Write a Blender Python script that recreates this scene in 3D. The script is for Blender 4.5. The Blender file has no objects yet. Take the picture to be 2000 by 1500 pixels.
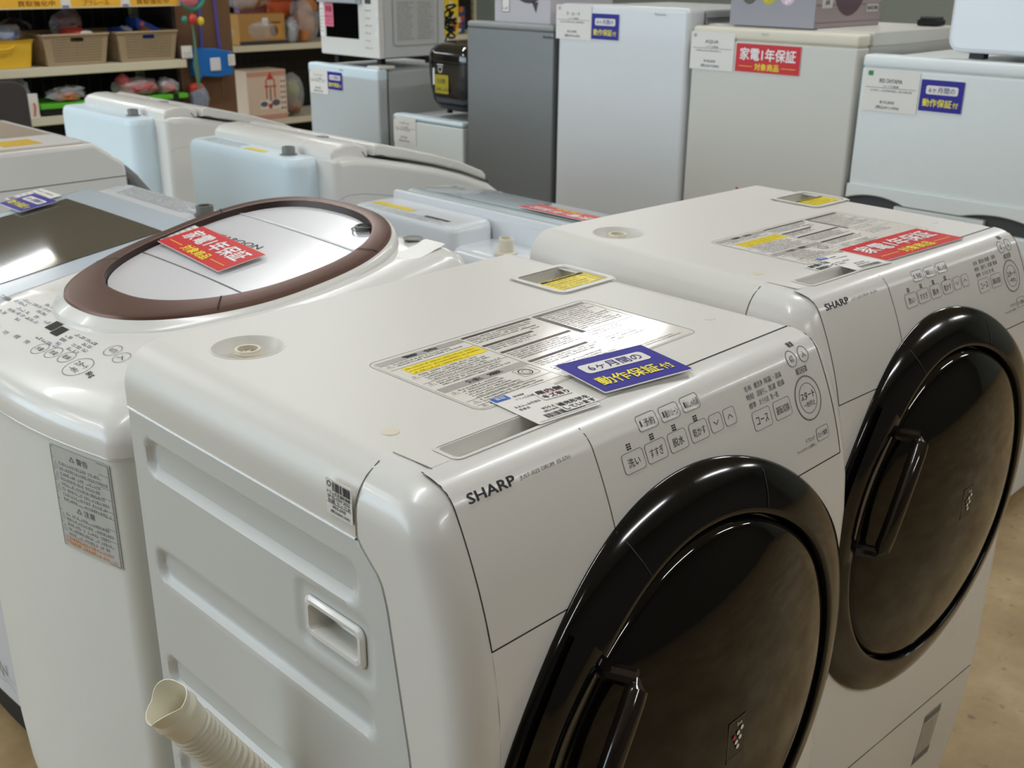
import bpy, bmesh, math, random
import numpy as np
from mathutils import Vector, Matrix

SC = bpy.context.scene
COL = SC.collection
R = math.radians
PI = math.pi

# ------------------------------------------------------------------ camera
cam_data = bpy.data.cameras.new('camera')
cam = bpy.data.objects.new('camera', cam_data)
COL.objects.link(cam)
SC.camera = cam
CAM = Vector((-0.4635, -0.5916, 1.4143))
PITCH, ROLL, YAW = 0.3706, 0.0083, 0.7829
fw = Vector((math.cos(PITCH)*math.cos(YAW), math.cos(PITCH)*math.sin(YAW), -math.sin(PITCH)))
rt0 = Vector((math.sin(YAW), -math.cos(YAW), 0)); up0 = rt0.cross(fw)
rt = rt0*math.cos(ROLL) + up0*math.sin(ROLL)
upv = -rt0*math.sin(ROLL) + up0*math.cos(ROLL)
M = Matrix((rt, upv, -fw)).transposed().to_4x4(); M.translation = CAM
cam.matrix_world = M
cam_data.sensor_width = 36.0
cam_data.lens = 2123.2*36/2000
cam_data.clip_start = 0.02
cam_data.clip_end = 100
cam_data.dof.use_dof = True
cam_data.dof.focus_distance = 1.05
cam_data.dof.aperture_fstop = 13

# ------------------------------------------------------------------ colour, world, lights
vs = SC.view_settings
vs.view_transform = 'Standard'; vs.look = 'None'; vs.gamma = 1; vs.use_curve_mapping = False
vs.exposure = 0.0
SC.cycles.use_denoising = True
SC.cycles.max_bounces = 7
SC.cycles.diffuse_bounces = 4
SC.cycles.glossy_bounces = 4

w = bpy.data.worlds.new('World'); SC.world = w; w.use_nodes = True
w.node_tree.nodes['Background'].inputs[0].default_value = (0.80, 0.90, 1.0, 1)
w.node_tree.nodes['Background'].inputs[1].default_value = 0.35

def area(name, loc, rot, sx, sy, power, col):
    l = bpy.data.lights.new(name, 'AREA'); l.shape = 'RECTANGLE'; l.size = sx; l.size_y = sy
    l.energy = power; l.color = col
    o = bpy.data.objects.new(name, l); COL.objects.link(o); o.location = loc; o.rotation_euler = rot
    return o
# daylight through the shop front on the left
area('daylight', (-5.9, 6.2, 1.75), (0, R(-90), 0), 2.3, 8.4, 250, (0.70, 0.87, 1.0))
CEIL = 3.0
TUBES = []
for tx in (-0.4, 2.1, 4.6, 7.1):
    for ty in (-2.4, 0.6, 3.6, 6.6):
        TUBES.append((tx-.75 if (tx, ty) == (2.1, 6.6) else tx, ty))
TUBES += [(-2.9, 3.6), (-2.9, 6.6), (-4.4, 5.1)]  # extra unseen lamps, added to brighten the washer backs and left-facing fronts
for tx, ty in TUBES:
    pw = 19 if ty < 0 else (36 if tx < -4 else 17 if tx < -2 else 14)
    area('lamp_light', (tx, ty, CEIL - 0.125), (0, 0, 0), 1.15, 0.10, pw, (0.94, 0.985, 1.03))

# ------------------------------------------------------------------ helpers
def lin(c):
    r = []
    for v in c:
        v = v/255.0
        r.append(v/12.92 if v <= 0.04045 else ((v+0.055)/1.055)**2.4)
    return r + [1.0]

MATS = {}
def mat(name, c, rough=0.4, metal=0.0, coat=0.0, spec=0.5, var=0.0, vscale=8.0, bump=0.0, bscale=200.0, alpha=1.0, trans=0.0, emit=0.0, ior=1.5, aniso=None):
    if name in MATS: return MATS[name]
    m = bpy.data.materials.new(name); m.use_nodes = True
    nt = m.node_tree; b = nt.nodes['Principled BSDF']
    b.inputs['Base Color'].default_value = lin(c)
    b.inputs['Roughness'].default_value = rough
    b.inputs['Metallic'].default_value = metal
    b.inputs['Coat Weight'].default_value = coat
    b.inputs['Coat Roughness'].default_value = 0.06
    b.inputs['Specular IOR Level'].default_value = spec
    b.inputs['IOR'].default_value = ior
    b.inputs['Alpha'].default_value = alpha
    b.inputs['Transmission Weight'].default_value = trans
    if emit:
        b.inputs['Emission Color'].default_value = lin(c); b.inputs['Emission Strength'].default_value = emit
    tc = nt.nodes.new('ShaderNodeTexCoord')
    n = nt.nodes.new('ShaderNodeTexNoise'); n.inputs['Scale'].default_value = vscale; n.inputs['Detail'].default_value = 3
    if aniso:
        mp = nt.nodes.new('ShaderNodeMapping'); mp.inputs['Scale'].default_value = aniso
        nt.links.new(tc.outputs['Object'], mp.inputs[0]); nt.links.new(mp.outputs[0], n.inputs[0])
    else:
        nt.links.new(tc.outputs['Object'], n.inputs[0])
    mr = nt.nodes.new('ShaderNodeMapRange')
    mr.inputs['To Min'].default_value = max(0.0, rough-0.04 - var*0.3); mr.inputs['To Max'].default_value = rough+0.04+var*0.3
    nt.links.new(n.outputs['Fac'], mr.inputs['Value']); nt.links.new(mr.outputs[0], b.inputs['Roughness'])
    if var:
        mx = nt.nodes.new('ShaderNodeMix'); mx.data_type = 'RGBA'
        a = lin(c); mx.inputs['A'].default_value = [v*(1-var) for v in a[:3]]+[1]; mx.inputs['B'].default_value = [min(1, v*(1+var)) for v in a[:3]]+[1]
        nt.links.new(n.outputs['Fac'], mx.inputs['Factor']); nt.links.new(mx.outputs['Result'], b.inputs['Base Color'])
    if bump:
        n2 = nt.nodes.new('ShaderNodeTexNoise'); n2.inputs['Scale'].default_value = bscale
        nt.links.new(tc.outputs['Object'], n2.inputs[0])
        bp = nt.nodes.new('ShaderNodeBump'); bp.inputs['Strength'].default_value = bump; bp.inputs['Distance'].default_value = 0.002
        nt.links.new(n2.outputs['Fac'], bp.inputs['Height']); nt.links.new(bp.outputs[0], b.inputs['Normal'])
    MATS[name] = m
    return m

WHITE = mat('white_gloss_plastic', (230, 229, 225), 0.26, coat=0.15, var=0.01)
TOPW = mat('white_top_plastic', (225, 223, 217), 0.38, var=0.015, vscale=4)
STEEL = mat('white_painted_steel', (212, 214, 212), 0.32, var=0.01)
CREAM = mat('cream_plastic', (226, 219, 200), 0.4, var=0.02)
COOL = mat('cool_white_plastic', (226, 231, 236), 0.25, coat=0.2, var=0.01)
COOLS = mat('cool_white_steel', (224, 242, 252), 0.38, var=0.01)
GLOSSBLK = mat('gloss_black_plastic', (12, 12, 13), 0.10, coat=0.0)
GLASSBLK = mat('smoked_black_glass', (10, 10, 10), 0.05, coat=0.0, spec=.38)
MATTBLK = mat('matt_black', (12, 12, 12), 0.6)
DARK = mat('dark_grey_plastic', (58, 60, 62), 0.5)
GREY = mat('mid_grey_plastic', (128, 130, 128), 0.5)
LGREY = mat('light_grey_plastic', (176, 178, 176), 0.45)
INK = mat('printed_black_ink', (40, 40, 42), 0.6)
INKG = mat('printed_grey_ink', (120, 120, 118), 0.6)
INKB = mat('printed_blue_grey_ink', (92, 98, 128), 0.6)
PAPER = mat('white_paper', (238, 235, 230), 0.55)
LABELM = mat('white_label_film', (236, 232, 224), 0.10, spec=.22)
LAB_GREY = mat('label_grey_bar', (176, 172, 168), 0.3)
LAB_DARK = mat('label_dark_bar', (70, 62, 60), 0.3)
YELLOW = mat('yellow_label', (246, 222, 10), 0.35)
BLUEC = mat('blue_card', (36, 28, 150), 0.42, spec=.3)
REDC = mat('red_card', (212, 26, 36), 0.40, spec=.35)
YINK = mat('yellow_ink', (255, 240, 70), 0.5, spec=.3)
WINK = mat('white_ink', (246, 246, 246), 0.35)
BINK = mat('blue_ink', (38, 30, 130), 0.4)
SEAM = mat('seam_shadow_gap', (96, 94, 90), 0.8)
SEAMD = mat('dark_seam_gap', (40, 38, 36), 0.8)
CHROME = mat('metal_chrome', (220, 220, 220), 0.12, metal=1)
COPPER = mat('copper_wire', (190, 120, 84), 0.4, metal=0.6)

def tag(o, label=None, cat=None, group=None, kind=None):
    if label: o['label'] = label
    if cat: o['category'] = cat
    if group: o['group'] = group
    if kind: o['kind'] = kind
    return o

def thing(name, loc, label, cat, group=None, rotz=0.0):
    o = bpy.data.objects.new(name, None); COL.objects.link(o)
    o.location = loc; o.rotation_euler = (0, 0, rotz); o.empty_display_size = 0.05
    tag(o, label, cat, group)
    return o

def children(o): return [c for c in bpy.data.objects if c.parent == o]
def copy_tree(o, parent=None, skip=()):
    c = o.copy(); COL.objects.link(c); c.parent = parent
    for ch in children(o):
        if ch.name.split('.')[0] in skip or ch in skip: continue
        copy_tree(ch, c, skip)
    return c

TXT = {}
def text_geo(s, bold=0.0):
    k = (s, bold)
    if k in TXT: return TXT[k]
    c = bpy.data.curves.new('t', 'FONT'); c.body = s; c.offset = bold; c.resolution_u = 2
    o = bpy.data.objects.new('t', c); COL.objects.link(o)
    dg = bpy.context.evaluated_depsgraph_get(); dg.update()
    m = bpy.data.meshes.new_from_object(o.evaluated_get(dg))
    V = np.array([v.co[:2] for v in m.vertices]); F = [tuple(p.vertices) for p in m.polygons]
    bpy.data.objects.remove(o); bpy.data.curves.remove(c); bpy.data.meshes.remove(m)
    lo = V.min(0); hi = V.max(0)
    V = (V-(lo+hi)/2)/(hi-lo)          # -0.5..0.5 in each direction
    TXT[k] = (V, F, (hi-lo)[0]/(hi-lo)[1])
    return TXT[k]

def plane_map(o, u, v):
    o, u, v = Vector(o), Vector(u).normalized(), Vector(v).normalized()
    n = u.cross(v)
    return lambda a, b, h=0.0: o + u*a + v*b + n*h

class MB:
    def __init__(s): s.v = []; s.f = []; s.m = []
    def add(s, V, F, mi=0):
        b = len(s.v); s.v += [tuple(p) for p in V]; s.f += [tuple(i+b for i in f) for f in F]; s.m += [mi]*len(F)
        return s
    def from_bm(s, bm, mi=0):
        bm.verts.ensure_lookup_table(); bm.verts.index_update()
        s.add([v.co[:] for v in bm.verts], [[v.index for v in f.verts] for f in bm.faces], mi); bm.free(); return s
    def box(s, x0, x1, y0, y1, z0, z1, bev=0.0, seg=2, mi=0, tf=None):
        bm = bmesh.new(); bmesh.ops.create_cube(bm, size=1)
        for v in bm.verts:
            v.co = ((x0+x1)/2+v.co.x*(x1-x0), (y0+y1)/2+v.co.y*(y1-y0), (z0+z1)/2+v.co.z*(z1-z0))
        if bev: bmesh.ops.bevel(bm, geom=bm.edges[:], offset=bev, segments=seg, affect='EDGES', profile=0.5)
        if tf is not None: bmesh.ops.transform(bm, matrix=tf, verts=bm.verts[:])
        return s.from_bm(bm, mi)
    def prism(s, pts, axis, a0, a1, bev=0.0, seg=2, mi=0, tf=None):
        # pts 2D in the plane of the other two axes (in x,y,z order)
        bm = bmesh.new()
        def P(p, a):
            return {'x': (a, p[0], p[1]), 'y': (p[0], a, p[1]), 'z': (p[0], p[1], a)}[axis]
        A = [bm.verts.new(P(p, a0)) for p in pts]; B = [bm.verts.new(P(p, a1)) for p in pts]
        n = len(pts)
        fa = bm.faces.new(A); fb = bm.faces.new(list(reversed(B)))
        for i in range(n): bm.faces.new((A[i], B[i], B[(i+1) % n], A[(i+1) % n]))
        bmesh.ops.recalc_face_normals(bm, faces=bm.faces[:])
        if bev:
            es = list(set(list(fa.edges)+list(fb.edges)))
            bmesh.ops.bevel(bm, geom=es, offset=bev, segments=seg, affect='EDGES', profile=0.5)
        if tf is not None: bmesh.ops.transform(bm, matrix=tf, verts=bm.verts[:])
        return s.from_bm(bm, mi)
    def lathe(s, prof, n=32, tf=None, mi=0, sx=1.0, sy=1.0):
        V = []; F = []
        for r, h in prof:
            for k in range(n):
                a = 2*PI*k/n; V.append(Vector((r*math.cos(a)*sx, r*math.sin(a)*sy, h)))
        for i in range(len(prof)-1):
            for k in range(n):
                F.append((i*n+k, i*n+(k+1) % n, (i+1)*n+(k+1) % n, (i+1)*n+k))
        if prof[0][0] > 1e-6: pass
        if tf is not None: V = [tf @ v for v in V]
        return s.add(V, F, mi)
    def disc(s, c, r, axis='z', n=24, mi=0):
        V = []
        for k in range(n):
            a = 2*PI*k/n; x, y = r*math.cos(a), r*math.sin(a)
            V.append({'z': (c[0]+x, c[1]+y, c[2]), 'y': (c[0]+x, c[1], c[2]+y), 'x': (c[0], c[1]+x, c[2]+y)}[axis])
        return s.add(V, [tuple(range(n))], mi)
    def tube(s, path, r, n=10, mi=0, cap=True):
        path = [Vector(p) for p in path]; V = []; F = []
        rr = r if isinstance(r, (list, tuple)) else [r]*len(path)
        t0 = (path[1]-path[0]).normalized()
        ref = Vector((0, 0, 1)) if abs(t0.z) < 0.9 else Vector((1, 0, 0))
        nx = t0.cross(ref).normalized()
        for i, p in enumerate(path):
            t = (path[min(i+1, len(path)-1)]-path[max(i-1, 0)]).normalized()
            nx = (nx - t*nx.dot(t)).normalized(); ny = t.cross(nx)
            for k in range(n):
                a = 2*PI*k/n; V.append(p+(nx*math.cos(a)+ny*math.sin(a))*rr[i])
        for i in range(len(path)-1):
            for k in range(n):
                F.append((i*n+k, i*n+(k+1) % n, (i+1)*n+(k+1) % n, (i+1)*n+k))
        if cap:
            F.append(tuple(range(n-1, -1, -1))); F.append(tuple(range((len(path)-1)*n, len(path)*n)))
        return s.add(V, F, mi)
    def grid(s, fn, nu, nv, mi=0, keep=None, cu=False):
        V = [fn(i/(nu), j/(nv)) for j in range(nv+1) for i in range(nu+1)]
        F = []
        for j in range(nv):
            for i in range(nu):
                if keep is None or keep((i+.5)/nu, (j+.5)/nv):
                    a = j*(nu+1)+i; F.append((a, a+1, a+nu+2, a+nu+1))
        return s.add(V, F, mi)
    def text(s, txt, P, u, v, w_=None, h_=None, bold=0.0, mi=0, off=0.0004, rot=0.0):
        V, F, asp = text_geo(txt, 0.0)
        if w_ is None: w_ = h_*asp
        if h_ is None: h_ = w_/asp
        c, sn = math.cos(rot), math.sin(rot)
        b = bold*h_*.9
        for i, (dx, dy) in enumerate(((0, 0),) if not bold else ((-b, 0), (b, 0), (0, b), (0, -b), (0, 0))):
            s.add([P(u+dx+(p[0]*w_*c-p[1]*h_*sn), v+dy+(p[0]*w_*sn+p[1]*h_*c), off+i*2e-5) for p in V], F, mi)
        return s
    def rect(s, P, u0, u1, v0, v1, off=0.0003, mi=0, nu=1, nv=1):
        return s.grid(lambda a, b: P(u0+(u1-u0)*a, v0+(v1-v0)*b, off), nu, nv, mi)
    def rrect(s, P, u0, u1, v0, v1, r, off=0.0003, mi=0, n=4):
        pts = rr_pts(u0, u1, v0, v1, r, n)
        return s.add([P(a, b, off) for a, b in pts], [tuple(range(len(pts)))], mi)
    def outline(s, P, pts, wd, off=0.0004, mi=0):
        n = len(pts); V = []
        for i in range(n):
            p = Vector(pts[i]); a = Vector(pts[i-1]); b = Vector(pts[(i+1) % n])
            t = (b-a).normalized(); nn = Vector((-t.y, t.x))
            for sg in (-.5, .5):
                q = p+nn*wd*sg; V.append(P(q.x, q.y, off))
        F = [(2*i, 2*i+1, (2*i+3) % (2*n), (2*i+2) % (2*n)) for i in range(n)]
        return s.add(V, F, mi)
    def line(s, P, pts, wd, off=0.0004, mi=0):
        n = len(pts); V = []
        for i in range(n):
            p = Vector(pts[i]); a = Vector(pts[max(i-1, 0)]); b = Vector(pts[min(i+1, n-1)])
            t = (b-a).normalized(); nn = Vector((-t.y, t.x))
            for sg in (-.5, .5):
                q = p+nn*wd*sg; V.append(P(q.x, q.y, off))
        F = [(2*i, 2*i+1, 2*i+3, 2*i+2) for i in range(n-1)]
        return s.add(V, F, mi)
    def greek(s, P, u0, u1, v, h, rnd, off=0.0004, mi=0, fill=0.92):
        # one row of print too small to read: a run of glyph-sized marks
        u = u0; end = u0+(u1-u0)*(rnd.uniform(fill*0.75, fill))
        while u < end:
            wd = h*rnd.uniform(0.55, 0.95)
            for q in range(rnd.choice((1, 2, 2))):
                a = v-h/2+h*(0.55*q); s.rect(P, u, u+wd, a, a+h*rnd.uniform(.18, .28), off, mi)
            if rnd.random() < .6: s.rect(P, u+wd*.38, u+wd*.55, v-h/2, v+h/2, off*1.02, mi)
            u += wd+h*rnd.uniform(.12, .3)
            if rnd.random() < 0.05: u += h*0.8
        return s
    def build(s, name, mats, parent=None, smooth=True, world=None, weld=False, wn=True, ang=35):
        V = s.v
        if world is not None: V = [(p[0]-world[0], p[1]-world[1], p[2]-world[2]) for p in V]
        me = bpy.data.meshes.new(name); me.from_pydata(V, [], s.f)
        if not isinstance(mats, (list, tuple)): mats = [mats]
        for m in mats: me.materials.append(m)
        if len(mats) > 1: me.polygons.foreach_set('material_index', s.m)
        if weld:
            bm = bmesh.new(); bm.from_mesh(me); bmesh.ops.remove_doubles(bm, verts=bm.verts[:], dist=1e-5)
            bmesh.ops.recalc_face_normals(bm, faces=bm.faces[:]); bm.to_mesh(me); bm.free()
        me.validate()
        if smooth:
            me.shade_smooth(); me.set_sharp_from_angle(angle=R(ang))
        me.update()
        o = bpy.data.objects.new(name, me); COL.objects.link(o); o.parent = parent
        if smooth and wn and len(s.f) < 40000:
            md = o.modifiers.new('wn', 'WEIGHTED_NORMAL'); md.keep_sharp = True; md.weight = 60
        return o

def rr_pts(u0, u1, v0, v1, r, n=4):
    pts = []
    for cx, cy, a0 in ((u1-r, v1-r, 0), (u0+r, v1-r, 90), (u0+r, v0+r, 180), (u1-r, v0+r, 270)):
        for k in range(n+1):
            a = R(a0+90*k/n); pts.append((cx+r*math.cos(a), cy+r*math.sin(a)))
    return pts
def circ_pts(cx, cy, r, n=32, ry=None):
    return [(cx+r*math.cos(2*PI*k/n), cy+(ry or r)*math.sin(2*PI*k/n)) for k in range(n)]
def ss(x):
    x = max(0.0, min(1.0, x)); return x*x*(3-2*x)
# ------------------------------------------------------------------ the place
def struct(o): o['kind'] = 'structure'; return o
def floor_mat():
    m = bpy.data.materials.new('worn_concrete_floor'); m.use_nodes = True; nt = m.node_tree; b = nt.nodes['Principled BSDF']
    tc = nt.nodes.new('ShaderNodeTexCoord')
    n1 = nt.nodes.new('ShaderNodeTexNoise'); n1.inputs['Scale'].default_value = 3.5; n1.inputs['Detail'].default_value = 8; n1.inputs['Roughness'].default_value = .65
    n2 = nt.nodes.new('ShaderNodeTexNoise'); n2.inputs['Scale'].default_value = 30; n2.inputs['Detail'].default_value = 6
    cr = nt.nodes.new('ShaderNodeValToRGB'); e = cr.color_ramp.elements
    e[0].position = .36; e[0].color = lin((154, 128, 88)); e[1].position = .66; e[1].color = lin((188, 164, 122))
    k = cr.color_ramp.elements.new(.5); k.color = lin((170, 144, 102))
    cr2 = nt.nodes.new('ShaderNodeValToRGB'); e = cr2.color_ramp.elements
    e[0].position = .28; e[0].color = (.45, .4, .34, 1); e[1].position = .38; e[1].color = (1, 1, 1, 1)
    mx = nt.nodes.new('ShaderNodeMix'); mx.data_type = 'RGBA'; mx.blend_type = 'MULTIPLY'; mx.inputs['Factor'].default_value = .8
    for n in (n1, n2): nt.links.new(tc.outputs['Object'], n.inputs[0])
    nt.links.new(n1.outputs['Fac'], cr.inputs[0]); nt.links.new(n2.outputs['Fac'], cr2.inputs[0])
    nt.links.new(cr.outputs[0], mx.inputs['A']); nt.links.new(cr2.outputs[0], mx.inputs['B'])
    nt.links.new(mx.outputs['Result'], b.inputs['Base Color']); b.inputs['Roughness'].default_value = .45
    return m
X0, X1, Y0, Y1 = -6.0, 9.5, -4.2, 12.0
struct(MB().box(X0, X1, Y0, Y1, -0.1, 0).build('floor', floor_mat(), smooth=False))
struct(MB().box(X0, X1, Y0, Y1, CEIL, CEIL+.1).build('ceiling', mat('ceiling_board', (205, 203, 196), .9), smooth=False))
WALLM = mat('wall_paint', (150, 156, 146), .8, var=.04)
struct(MB().box(X0, X1, Y1, Y1+.1, 0, CEIL).build('wall_back', WALLM, smooth=False))
struct(MB().box(X1, X1+.1, Y0, Y1, 0, CEIL).build('wall_right', WALLM, smooth=False))
struct(MB().box(X0, X1, Y0-.1, Y0, 0, CEIL).build('wall_front', mat('wall_front_paint', (104, 98, 88), .8, var=.04), smooth=False))
wl = MB()
wl.box(X0-.1, X0, Y0, 2.0, 0, CEIL).box(X0-.1, X0, 10.4, Y1, 0, CEIL).box(X0-.1, X0, 2.0, 10.4, 0, .5).box(X0-.1, X0, 2.0, 10.4, 2.95, CEIL)
struct(wl.build('wall_left', WALLM, smooth=False))
wf = MB()
for k in range(5): wf.box(X0-.09, X0-.02, 2.0+2.1*k-.03, 2.0+2.1*k+.03, .5, 2.95)
wf.box(X0-.09, X0-.02, 2.0, 10.4, .5, .56).box(X0-.09, X0-.02, 2.0, 10.4, 2.89, 2.95)
struct(wf.build('window_1', mat('window_frame_metal', (150, 150, 150), .4, metal=.8), smooth=False))
LAMPW = mat('lamp_housing_white', (228, 228, 224), .5)
for i, (tx, ty) in enumerate(TUBES):
    t = thing('ceiling_light', (tx, ty, CEIL), 'white twin tube ceiling light, in the shop grid or added as fill on the left', 'ceiling light', 'shop ceiling lights')
    MB().prism([(-.14, 0), (.14, 0), (.10, -.05), (-.10, -.05)], 'x', -.62, .62).build('housing', LAMPW, t, smooth=False)
    MB().tube([(-.58, -.05, -.085), (.58, -.05, -.085)], .014, 10).build('tube', mat('lit_tube', (255, 247, 230), .3, emit=6.0), t)
    MB().tube([(-.58, .05, -.085), (.58, .05, -.085)], .014, 10).build('tube', MATS['lit_tube'], t)

# ------------------------------------------------------------------ drum washer
HT = 1.04
def prof_raw(z):
    if z > -.0: return .002
    zs = [0, -.001, -.003, -.006, -.010, -.014, -.017]; ys = [.002, -.008, -.0165, -.0240, -.0295, -.0330, -.0354]
    if z >= -.017: return float(np.interp(-z, [-q for q in zs], ys))
    if z >= -.2156: return -.026+.577*z+1.338*z*z
    if z >= -.70: return -.0882
    return -.0882 + .22*(-.70-z)**2 + .02*max(0, -.70-z)
def prof_n(z):
    e = 5e-4; d = (prof_raw(z+e)-prof_raw(z-e))/(2*e)     # dy/dz
    n = Vector((0, -1, d)); return n.normalized(), math.sqrt(1+d*d)
def front(x, z, off=0.0):
    n, _ = prof_n(z); return Vector((x, prof_raw(z), HT+z)) + n*off
def fmap(cx, cz):
    # local print map on the curved front: u along x, v up along the surface
    _, k = prof_n(cz)
    return lambda u, v, h=0.0: front(cx+u, cz+v/k, h)
def y_seam(z): return float(np.interp(-z, [0, .064, .075, .09, .115, .153, .249, .5, 1.1], [.046, .046, .034, .0165, .009, .003, -.013, -.036, -.036]))
def inset(z):
    r = .042
    return r-math.sqrt(max(0, r*r-(r+z)**2)) if z > -r else 0.0
RC = .033
ZR = [0, -.001, -.003, -.006, -.010, -.014, -.017, -.024, -.033, -.042, -.053, -.064, -.08, -.1, -.128, -.16, -.2, -.25, -.3, -.4, -.5, -.6, -.7, -.755, -.8, -.86, -.92, -.98, -1.015]
def shell_half(side, z, part):
    i = inset(z); yf = prof_raw(z); ys = y_seam(z); b = .44
    if part == 'side': pts = [(i, b-(b-ys)*k/10) for k in range(11)]
    else:
        ya = yf+RC
        pts = [(i, ys+(ya-ys)*k/4) for k in range(5)]
        pts += [(i+RC-RC*math.cos(R(90*k/8)), yf+RC-RC*math.sin(R(90*k/8))) for k in range(1, 9)]
    if side > 0: pts = [(.6-x, y) for x, y in pts]
    return [Vector((x, y, HT+z)) for x, y in pts]
def loft(mb, rows, mi=0, flip=False):
    n = len(rows[0]); V = [p for r in rows for p in r]; F = []
    for j in range(len(rows)-1):
        for i in range(n-1):
            f = (j*n+i, j*n+i+1, (j+1)*n+i+1, (j+1)*n+i); F.append(f[::-1] if flip else f)
    return mb.add(V, F, mi)
def rib_depth(y, z):
    d = 0
    for zc, ya, yb in ((-.111, .066, .396), (-.243, .052, .400), (-.384, .05, .405), (-.52, .05, .405), (-.655, .05, .405), (-.79, .05, .405)):
        dy = max(ya-y, y-yb, 0); dz = max(abs(z-zc)-.004, 0); dd = math.hypot(dy, dz)
        d = max(d, ss((.0185-dd)/.009))
    return d
HY0, HY1, HZ0, HZ1 = .046, .130, -.194, -.154
def side_panel(mb, flat=False):
    ny, nz = 110, 230
    def P(a, b):
        z = -.0645 + (-1.0+.0645)*b
        ys = y_seam(z)+.0008
        y = .44-(.44-ys)*a
        # rounded upper front corner of the pressed panel
        x = 0.0006 + .0075*rib_depth(y, z)
        # handle surround recess
        dy = max(HY0-y, y-HY1, 0); dz = max(HZ0-z, z-HZ1, 0); d = math.hypot(dy, dz)
        x += .003*ss((.016-d)/.008)
        e = min(1, max(0, (z+.0645+.006)/.006)); x += .003*e*e     # top edge turns in under the cover
        return Vector((x, y, HT+z))
    def keep(a, b):
        p = P(a, b); z = p.z-HT
        return not (HY0+.006 < p.y < HY1-.006 and HZ0+.006 < z < HZ1-.006)
    if flat: return mb
    return mb.grid(P, ny, nz, keep=keep)

def cap_with_holes(mb, outer, holes, z):
    from mathutils.geometry import delaunay_2d_cdt
    pts = []; eds = []
    for lp in [outer]+holes:
        b = len(pts); n = len(lp); pts += [Vector(p) for p in lp]; eds += [(b+i, b+(i+1) % n) for i in range(n)]
    v, e, f, _, _, _ = delaunay_2d_cdt(pts, eds, [], 1, 1e-6)
    def inside(p, lp):
        r = False; n = len(lp)
        for i in range(n):
            (xa, ya), (xb, yb) = lp[i], lp[(i+1) % n]
            if (ya > p[1]) != (yb > p[1]) and p[0] < (xb-xa)*(p[1]-ya)/(yb-ya)+xa: r = not r
        return r
    F = []
    for t in f:
        c = sum((v[i] for i in t), Vector((0, 0)))/len(t)
        if not any(inside(c, h) for h in holes): F.append(tuple(t))
    return mb.add([(p.x, p.y, z) for p in v], F)
def well(mb, loop_top, loop_bot, zt, zb, mi=0, floor_mi=None):
    n = len(loop_top)
    V = [(x, y, zt) for x, y in loop_top]+[(x, y, zb if not callable(zb) else zb(x, y)) for x, y in loop_bot]
    F = [(i, (i+1) % n, n+(i+1) % n, n+i) for i in range(n)]
    mb.add(V, F, mi); mb.add(V[n:], [tuple(range(n))], mi if floor_mi is None else floor_mi)

DC = (.300, -.352)            # door centre (x, z)
def door_pt(rho, th, h):
    x = DC[0]+rho*math.sin(th); z = DC[1]+rho*1.0*math.cos(th)
    n, k = prof_n(z)
    return Vector((x, prof_raw(z), HT+z)) + Vector((0, -1, .18)).normalized()*h
def door_ring(mb, pr, t0=0, t1=2*PI, n=96, mi=0):
    return mb.grid(lambda a, b: door_pt(*_pr(pr, b), t0+(t1-t0)*a) if False else door_pt(pr[int(round(b*(len(pr)-1)))][0], t0+(t1-t0)*a, pr[int(round(b*(len(pr)-1)))][1]), n, len(pr)-1, mi)

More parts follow.
